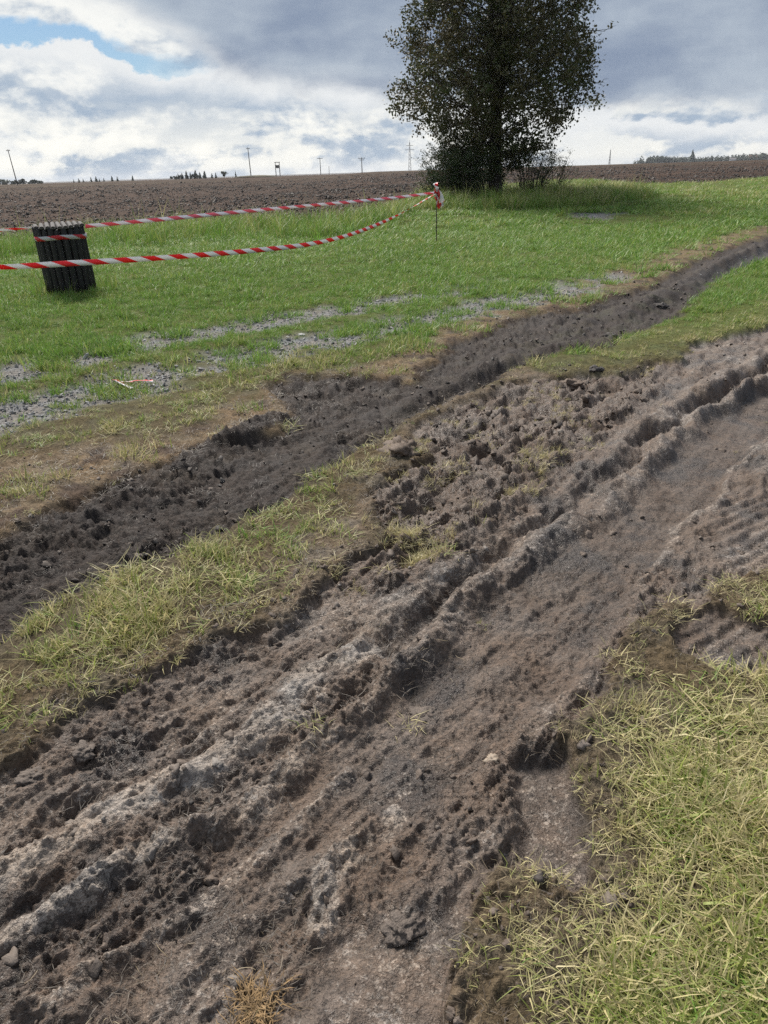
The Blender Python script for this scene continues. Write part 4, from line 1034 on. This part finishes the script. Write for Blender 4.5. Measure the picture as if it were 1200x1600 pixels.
def build_tree():
    rd = random.Random(5); x0, y0 = 4.62, 30.0; z0 = ground_z(x0, y0)
    root = empty('lime_tree', (x0, y0, z0)); tag(root, 'tall dense tree turning brown, standing alone at the field edge', 'tree')
    ZR = [(.6, .4), (1.2, 1.4), (1.8, 2.3), (2.5, 2.9), (3.3, 3.45), (4.3, 3.65), (5.5, 3.5), (6.7, 3.1), (8.0, 2.5), (9.2, 1.6), (10.0, .4)]
    envR = lambda z: float(np.interp(z, [q[0] for q in ZR], [q[1] for q in ZR]))
    tr = MB(); br = MB(); tips = []
    # trunk and leaders
    tp = [(0, 0, -.3), (0, 0, .15), (-.02, 0, .7), (-.03, .02, 1.5), (-.06, .0, 2.3), (-.04, .03, 3.2)]
    tr.tube(tp, [.36, .29, .255, .24, .225, .19], 12)
    leaders = []
    for k in range(6):
        a = k * 1.05 + rd.uniform(-.3, .3); sp = rd.uniform(.35, 1.0); top = rd.uniform(7.5, 9.4) if k else 9.7
        if k == 0: sp = .15
        zb_ = rd.uniform(2.2, 3.1); P = []
        for f in np.linspace(0, 1, 9):
            rr = sp * (f ** .8) * 1.15 + .02; P.append(Vector((-.05 + rr * math.cos(a) + rd.uniform(-.05, .05) * f, rr * math.sin(a) + rd.uniform(-.05, .05) * f, zb_ + (top - zb_) * f)))
        tr.tube(P, [.15 * (1 - .8 * f) + .012 for f in np.linspace(0, 1, 9)], 7); leaders.append(P)
    axis = [[Vector(p) for p in tp[2:]]] + leaders
    def sample(P, z):
        for i in range(len(P) - 1):
            if P[i].z <= z <= P[i + 1].z:
                f = (z - P[i].z) / (P[i + 1].z - P[i].z + 1e-9); return P[i].lerp(P[i + 1], f)
        return P[-1]
    nprim = 190
    for k in range(nprim):
        z = .95 + 8.3 * ((k + rd.random()) / nprim) ** .95
        cand = [P for P in axis if P[0].z <= z <= P[-1].z] or [axis[1]]
        P = rd.choice(cand); s = sample(P, z); a = rd.uniform(0, 6.283)
        if P is not axis[0] and s.xy.length > .2 and rd.random() < .6: a = math.atan2(s.y, s.x) + rd.uniform(-1.1, 1.1)
        rise = rd.uniform(.05, .95) if z > 1.8 else rd.uniform(-.05, .5)
        ztip = z + 1.6 * rise; Rt = envR(min(ztip, 9.9)) * rd.uniform(.72, 1.06)
        tip = Vector((Rt * math.cos(a), Rt * math.sin(a), min(ztip, 10.1)))
        pts = []
        for f in np.linspace(0, 1, 6):
            q = s.lerp(tip, f); q.z += .35 * math.sin(f * 3.1) * rd.uniform(.3, 1.0) * (1 if z > 2 else .2) ; q += Vector((rd.uniform(-.08, .08), rd.uniform(-.08, .08), rd.uniform(-.05, .05))) * (f > 0)
            pts.append(q)
        r0 = .026 + .010 * rd.random(); br.tube(pts, [r0 * (1 - .8 * f) for f in np.linspace(0, 1, 6)], 5, False)
        nsub = 11
        for j in range(nsub):
            f = .22 + .78 * (j + rd.random()) / nsub; i = min(int(f * 5), 4); c = pts[i].lerp(pts[i + 1], f * 5 - i)
            aa = a + rd.choice((-1, 1)) * rd.uniform(.3, 1.3); ln = rd.uniform(.35, .85) * (1.15 - .5 * f)
            e = c + Vector((math.cos(aa), math.sin(aa), rd.uniform(-.25, .65))) * ln
            mid = c.lerp(e, .5) + Vector((rd.uniform(-.05, .05), rd.uniform(-.05, .05), rd.uniform(-.02, .08)))
            br.tube([c, mid, e], [.010, .007, .003], 3, False)
            tips.append((c, mid, e))
    pts = []; lv = []
    anchor = np.array([tuple(m_) for (c, m_, e) in tips])
    from mathutils import noise as mn
    ncl = 0
    while ncl < 1650:
        z = rd.uniform(.9, 10.0); Rm = envR(z)
        if rd.random() > (Rm / 3.6) ** 2: continue
        a = rd.uniform(0, 6.283); lob = .94 + .34 * mn.noise(Vector((math.cos(a) * 1.9, math.sin(a) * 1.9, z * .8))) + .14 * mn.noise(Vector((math.cos(a) * 6, math.sin(a) * 6, z * 2.4)))
        rr = Rm * lob * max(rd.random(), rd.random() * .9) ** .55
        c = Vector((rr * 1.04 * math.cos(a) - .22, rr * math.sin(a), z))
        if ncl % 14 == 0: c = Vector((rd.uniform(-.9, .8), -rd.uniform(.3, 1.2), rd.uniform(1.7, 5.5)))
        elif mn.noise(c * .95 + Vector((3, 1, 7))) < -.13 and rr < Rm * .97: continue          # sky holes
        ncl += 1
        k = int(np.argmin(((anchor - np.array(c)) ** 2).sum(1))); m_ = Vector(anchor[k])
        if (m_ - c).length < 1.3: br.tube([m_, m_.lerp(c, .5) + Vector((0, 0, .04)), c + Vector((rd.gauss(0, .1), rd.gauss(0, .1), .05))], [.007, .005, .002], 3, False)
        base = rd.random() * .6 + .4 * (.5 + .5 * mn.noise(c * .5)); nl = rd.randint(24, 50); sg = rd.uniform(.09, .20)
        for q in range(nl):
            pts.append((c.x + rd.gauss(0, sg), c.y + rd.gauss(0, sg), c.z + rd.gauss(0, sg * .85))); lv.append(min(1, max(0, .78 * base + .22 * rd.random())))
    for (c, m_, e) in tips[::2]:
        for q in range(9):
            f = rd.random(); p = m_.lerp(e, f) + Vector((rd.gauss(0, .09), rd.gauss(0, .09), rd.gauss(0, .08))); pts.append(tuple(p)); lv.append(rd.random())
    tr.build('trunk', M_BARK, root, True); br.build('branches', M_BARK, root, True)
    me = leaves_mesh('crown', pts, .07, .125, None, np.array(lv)); link('crown', me, M_LEAF, root)
    print('tree leaves', len(pts))
build_tree()

def shrub(name, loc, rx, ry, h, nst, leaf, label, seed, bare=.0, lsize=(.035, .065)):
    rd = random.Random(seed); z0 = ground_z(*loc); root = empty(name, (loc[0], loc[1], z0)); tag(root, label, 'shrub')
    st = MB(); pts = []; lv = []
    for k in range(nst):
        a = rd.uniform(0, 6.28); q = math.sqrt(rd.random()); bx, by = rx * .55 * q * math.cos(a), ry * .55 * q * math.sin(a)
        hh = h * rd.uniform(.6, 1.08) * (1 - .35 * q * q); ex, ey = bx + (rx * .6 * math.cos(a) + rd.uniform(-.15, .15)) * q, by + ry * .6 * math.sin(a) * q
        P = [Vector((bx, by, -.08)), Vector((bx * .8 + ex * .2, by * .8 + ey * .2, hh * .45)), Vector((ex, ey, hh * .85)), Vector((ex + rd.uniform(-.2, .2), ey + rd.uniform(-.2, .2), hh))]
        st.tube(P, [.014, .011, .007, .003], 4, False)
        for j in range(7):
            f = rd.uniform(.15, 1); i = min(int(f * 3), 2); c = P[i].lerp(P[i + 1], f * 3 - i); aa = rd.uniform(0, 6.28)
            e = c + Vector((math.cos(aa), math.sin(aa), rd.uniform(0, .9))) * rd.uniform(.15, .45)
            st.tube([c, e], [.006, .002], 3, False)
            if rd.random() > bare:
                b0 = rd.random()
                for _ in range(leaf):
                    p = c.lerp(e, rd.random()) + Vector((rd.gauss(0, .05), rd.gauss(0, .05), rd.gauss(0, .05))); pts.append(tuple(p)); lv.append(.6 * b0 + .4 * rd.random())
    st.build('stems', M_BARK, root, True)
    if pts: link('foliage', leaves_mesh('foliage', pts, lsize[0], lsize[1], None, np.array(lv)), M_LEAF2, root)
    return root
shrub('hedge_shrub', (3.35, 28.9), 1.1, .9, 2.2, 60, 30, 'dense dark green shrub growing against the left of the tree trunk', 1)
shrub('hedge_shrub', (2.75, 29.8), .9, .8, 2.6, 40, 20, 'taller loose leafy shrub rising into the crown behind the dark shrub', 2)
shrub('hedge_shrub', (5.9, 29.7), 1.0, .9, 1.9, 44, 16, 'twiggy half bare shrub right of the tree trunk', 3, .45)
shrub('hedge_shrub', (6.9, 30.4), .7, .6, 1.7, 16, 9, 'thin shrub with long bare shoots leaning out beyond the twiggy one', 4, .6)
shrub('hedge_shrub', (4.35, 31.2), 1.4, .8, 2.4, 50, 22, 'shady shrub directly behind the tree trunk', 5, .1)
shrub('hedge_shrub', (2.35, 28.7), .7, .6, 1.15, 26, 16, 'low bramble at the left foot of the dense shrub', 6)

# ---- far things on the skyline
def pole(name, x, y, ztop, label, lean=0.0, arms=(), r0=.13, cat='utility pole', parts=None):
    z = ground_z(x, y); h = ztop - z; root = empty(name, (x, y, z)); tag(root, label, cat)
    b = MB(); b.tube([(0, 0, -.4), (lean * h * .5, 0, h * .5), (lean * h, 0, h)], [r0, r0 * .8, r0 * .62], 8); b.build('pole', M_POLE, root, True)
    for (zz, half) in arms:
        b = MB(); b.box((lean * (h - zz), 0, h - zz), (half, .06, .07)); b.build('crossarm', M_POLE, root)
        for sx in (-.85, 0, .85):
            b = MB(); b.tube([(lean * (h - zz) + sx * half, 0, h - zz + .071), (lean * (h - zz) + sx * half, 0, h - zz + .28)], [.05, .03], 6); b.build('insulator', simple_mat('porcelain', (.25, .2, .17), .3, .1), root, True)
    return root
pole('utility_pole', -94.4, 210, 9.25, 'leaning wooden utility pole beside the low hedge on the skyline', -.055, [(.35, .5)], .15)
pole('utility_pole', -37.1, 240, 8.94, 'tall single utility pole rising from a small mound on the skyline', -.02, [(.4, .55)], .15)
pole('utility_pole', -20.0, 300, 6.6, 'slim utility pole with a short crossarm between the twin pole and the wide armed pole', 0, [(.3, 1.0)], .15)
pole('utility_pole', -23.5, 420, 4.6, 'very short distant pole just past the slim pole', 0, (), .14)
pole('utility_pole', -3.77, 260, 5.6, 'utility pole with wide crossarms and insulators on the skyline', 0, [(.25, 1.15), (.75, .7)], .16)
pole('utility_pole', 340.5, 900, 7.9, 'pale pole in front of the distant wood', 0, (), .3)
def twin_pole():
    x, y = -30.1, 250; z = ground_z(x, y); root = empty('transformer_pole', (x, y, z)); tag(root, 'twin legged transformer pole with a box near its top', 'utility pole')
    for sx in (-.62, .62):
        b = MB(); b.tube([(sx, 0, -.4), (sx, 0, 4.05)], [.13, .10], 8); b.build('leg', M_POLE, root, True)
    b = MB(); b.box((0, 0, 4.0), (.85, .08, .09)); b.build('crossarm', M_POLE, root)
    b = MB(); b.box((0, -.2, 2.85), (.48, .32, .38)); b.build('transformer', simple_mat('transformer_grey', (.10, .10, .10), .6, .1), root)
    b = MB(); b.box((0, 0, 2.40), (.72, .07, .06)); b.build('platform', M_POLE, root)
twin_pole()
def lattice(x, y, ztop, wb, label, n=9, arms=True):
    z = ground_z(x, y); h = ztop - z; root = empty('lattice_mast', (x, y, z)); tag(root, label, 'mast')
    legs = [Vector((sx * wb, sy * wb, -.3)) for sx, sy in ((-1, -1), (1, -1), (1, 1), (-1, 1))]
    at_ = lambda i, f: Vector((legs[i].x * (1 - .8 * f), legs[i].y * (1 - .8 * f), h * f))
    for i in range(4):
        b = MB(); b.tube([at_(i, 0) - Vector((0, 0, .3)), at_(i, 1)], .14, 4); b.build('leg', M_POLE, root)
    b = MB()
    for k in range(n):
        for i in range(4):
            b.tube([at_(i, k / n), at_((i + 1) % 4, (k + 1) / n)], .08, 3); b.tube([at_((i + 1) % 4, k / n), at_(i, (k + 1) / n)], .08, 3)
    b.build('bracing', M_POLE, root)
    if arms:
        for f, w in ((.78, 4.0), (.90, 3.2)):
            b = MB(); b.box((0, 0, h * f), (w, .15, .15)); b.build('crossarm', M_POLE, root)
    b = MB(); b.tube([(0, 0, h), (0, 0, h * 1.06)], .1, 5); b.build('spire', M_POLE, root)
lattice(32.0, 700, 23.3, 1.3, 'tall lattice mast with crossarms left of the tree')
lattice(267.4, 900, 15.5, .9, 'small lattice mast right of the tree', 7, False)

M_FAR = simple_mat('far_foliage', (.035, .050, .034), .95, .5, .8)
M_FARD = simple_mat('far_broadleaf', (.050, .062, .038), .95, .5, .6)
def conifer_mesh(seed):
    rd = random.Random(seed); b = MB(); t_ = MB(); b.v = []; n = 9
    for k in range(n):
        f = k / n; zz = .12 + .88 * f; r = .24 * (1 - f) ** .85 + .015; m_ = 9; i0 = len(b.v); b.v.append((0, 0, zz + .16))
        for q in range(m_):
            a = 6.283 * q / m_ + k; rr = r * rd.uniform(.55, 1.2); b.v.append((rr * math.cos(a), rr * math.sin(a), zz - rd.uniform(0, .05)))
        for q in range(m_): b.f.append((i0, i0 + 1 + q, i0 + 1 + (q + 1) % m_))
    return b.mesh('crown')
def broad_mesh(seed, nl=260):
    rd = random.Random(seed); V = []; F = []
    blobs = [(rd.uniform(-.25, .25), rd.uniform(-.25, .25), rd.uniform(.4, .8), rd.uniform(.14, .24)) for _ in range(9)]
    for k in range(nl):
        bx, by, bz, br_ = rd.choice(blobs); d = Vector((rd.gauss(0, 1), rd.gauss(0, 1), rd.gauss(0, 1))).normalized() * br_ * rd.uniform(.5, 1.05)
        c = Vector((bx, by, bz)) + d; s = rd.uniform(.05, .10); i = len(V)
        u = Vector((rd.gauss(0, 1), rd.gauss(0, 1), rd.gauss(0, 1))).normalized(); w = u.orthogonal().normalized()
        V += [tuple(c - u * s), tuple(c + w * s), tuple(c + u * s), tuple(c - w * s)]; F.append((i, i + 1, i + 2, i + 3))
    me = bpy.data.meshes.new('crown'); me.from_pydata(V, [], F); me.update(); return me
trunk_b = MB(); trunk_b.tube([(0, 0, -.03), (0, 0, .5)], [.03, .015], 6); TRUNK = trunk_b.mesh('trunk', True); TRUNK.materials.append(M_BARK)
CON = [conifer_mesh(i) for i in range(3)]; BRO = [broad_mesh(i) for i in range(4)]
for m_ in CON: m_.materials.append(M_FAR)
for m_ in BRO: m_.materials.append(M_FARD)
def far_tree(x, y, ztop, kind, label, group, i, wide=1.0):
    z = ground_z(x, y); h = ztop - z; root = empty('conifer' if kind else 'broadleaf_tree', (x, y, z)); tag(root, label, 'tree', group)
    for me in (TRUNK, (CON if kind else BRO)[i % (3 if kind else 4)]):
        wv = wide * (.8 + .45 * ((i * 37) % 10) / 10); o = link(me.name.split('.')[0], me, None, root); o.scale = (h * wv, h * wv, h); o.rotation_euler = (0, 0, i * 1.3)
G_L = 'small conifers scattered along the skyline left of the copse'; G_C = 'conifers of the copse on the skyline'; G_B = 'low bushy trees behind the leaning pole'; G_T = 'single trees between the copse and the tall pole'
for i, (x, y, zt) in enumerate([(-170.2, 450, 2.1), (-167.2, 450, 2.4), (-164.7, 450, 2.2), (-160.2, 450, 2.9), (-157.3, 450, 3.2), (-155.6, 450, 2.0), (-153, 450, 2.3), (-141.7, 430, 3.0), (-138.9, 430, 2.8), (-130.6, 430, 3.1)]):
    far_tree(x, y, zt, 1, 'small dark conifer in the thin row on the skyline left of the copse', G_L, i, 1.2)
for i, (x, y, zt) in enumerate([(-103.4, 420, 3.2), (-101.3, 420, 3.4), (-98.9, 420, 4.4), (-96.9, 420, 3.6), (-94.1, 420, 4.6), (-91.9, 420, 3.6), (-89.5, 420, 3.9), (-105.4, 425, 2.4), (-99.8, 424, 3.0), (-95.4, 424, 3.2)]):
    far_tree(x, y, zt, 1, 'dark conifer in the close copse on the skyline', G_C, i, 1.35)
for i, (x, y, zt) in enumerate([(-84.9, 400, 3.9), (-81.5, 400, 2.8), (-79.5, 400, 3.0)]):
    far_tree(x, y, zt, 1, 'lone conifer just past the copse on the skyline', 'lone conifers past the copse', i, 1.2)
for i, (x, zt) in enumerate([(-106.5, 2.1), (-104.2, 2.3), (-101.6, 2.7), (-98.2, 2.6), (-95.0, 2.8), (-92.4, 2.5), (-89.0, 2.2)]):
    far_tree(x, 417, zt, 0, 'low rounded tree filling the foot of the conifer copse', 'low trees at the foot of the copse', i, 1.2)
far_tree(-71.5, 380, 3.8, 0, 'round headed little tree standing alone between the copse and the tall pole', None, 1, 1.0)
far_tree(-66.0, 380, 3.4, 1, 'narrow little conifer nearest the tall pole on its mound', None, 2, .8)
for i, x in enumerate((-238, -232, -226, -221, -215, -210)):
    far_tree(x, 500, (3.4, 3.9, 2.9, 3.5, 2.7, 2.3)[i], 0, 'low bushy tree behind the leaning utility pole', G_B, i, 1.5)
# far wood beyond the right hand field
def far_wood():
    V = []; F = []; rd = random.Random(9)
    for k in range(420):
        f = rd.random(); x = 372 + f * 330; y = 1100 + 120 * f + rd.uniform(-15, 40); zg = -4.7
        top = 9.2 + 3.0 * math.sin(f * 23) * .4 + rd.uniform(-1.6, 1.2)
        if f < .03: top = 5.5
        if .25 < f < .40: top -= 2.6
        h = top - zg
        for q in range(34):
            d = Vector((rd.gauss(0, 1), rd.gauss(0, 1), rd.gauss(0, 1))).normalized() * rd.uniform(.2, 1); c = Vector((x + d.x * h * .22, y + d.y * h * .22, zg + h * (.55 + .42 * d.z))); s = h * rd.uniform(.05, .10)
            u = Vector((rd.gauss(0, 1), rd.gauss(0, 1), rd.gauss(0, 1))).normalized(); w = u.orthogonal().normalized(); i = len(V)
            V += [tuple(c - u * s), tuple(c + w * s), tuple(c + u * s), tuple(c - w * s)]; F.append((i, i + 1, i + 2, i + 3))
    me = bpy.data.meshes.new('distant_wood'); me.from_pydata(V, [], F); me.update()
    tag(link('distant_wood', me, M_FARD), 'distant belt of woodland along the skyline beyond the right hand field', 'wood', kind='stuff')
far_wood()
far_tree(436.8, 1090, 15.5, 1, 'tall pointed conifer standing above the distant wood', None, 1, 1.3)
far_tree(403, 1085, 7.4, 0, 'small open tree at the left end of the distant wood', None, 2, .9)
def house(x, y, w, d_, hw, hr, wall, roof, label, rz=0.0):
    z = ground_z(x, y); root = empty('house', (x, y, z), rz); tag(root, label, 'house')
    b = MB(); b.box((0, 0, hw / 2), (w / 2, d_ / 2, hw / 2)); b.build('wall', simple_mat('render_' + label[:5], wall, .9, .1, 2), root)
    b = MB(); o_ = .4
    v = [(-w / 2 - o_, -d_ / 2 - o_, hw), (w / 2 + o_, -d_ / 2 - o_, hw), (w / 2 + o_, d_ / 2 + o_, hw), (-w / 2 - o_, d_ / 2 + o_, hw), (-w / 2 - o_, 0, hw + hr), (w / 2 + o_, 0, hw + hr)]
    b.v = [(p[0], p[1], p[2] + .01) for p in v]; b.f = [(0, 1, 5, 4), (2, 3, 4, 5), (0, 4, 3), (1, 2, 5), (0, 3, 2, 1)]
    b.build('roof', simple_mat('roof_' + label[:5], roof, .9, .15, 2), root)
    for k in (-1, 1):
        b = MB(); b.box((k * w * .24, -d_ / 2, hw * .72), (.7, .06, .7)); b.build('window', simple_mat('pane', (.05, .06, .07), .2, .1), root)
house(556, 1165, 11, 9, 8.6, 3.2, (.55, .46, .36), (.25, .10, .07), 'cream house with a red roof among the distant trees')
house(520, 1150, 9, 7, 7.4, 2.0, (.70, .70, .70), (.20, .18, .18), 'low white house with a dark roof in front of the distant wood')
house(596, 1180, 10, 8, 8.0, 2.6, (.62, .60, .58), (.22, .13, .10), 'pale house at the far right end of the distant wood')
# mound under the tall pole
mo = lump_mesh('earth_mound', 77, 3, .12, .22); mo.materials.append(simple_mat('mound_soil', (.10, .085, .055), .95, .3, 1))
o = link('earth_mound', mo); o.scale = (6.5, 4, 2.6); o.location = (-35.8, 241.5, ground_z(-35.8, 241.5)); tag(o, 'low earth mound at the foot of the tall utility pole', 'mound')

# ---- the air: thin even haze over the whole site
def build_haze():
    b = MB(); b.box((0, 0, 12.5), (7400, 7400, 19.5)); m = bpy.data.materials.new('haze'); m.use_nodes = True
    t = NT(m.node_tree); t.t.nodes.clear(); out = t.n('ShaderNodeOutputMaterial'); v = t.n('ShaderNodeVolumePrincipled')
    v.inputs['Color'].default_value = (.86, .90, .96, 1); v.inputs['Density'].default_value = .00013; v.inputs['Anisotropy'].default_value = .2
    t.l.new(v.outputs[0], out.inputs['Volume'])
    tag(b.build('haze', m), 'thin pale haze in the air over the fields', 'haze', kind='stuff')
build_haze()
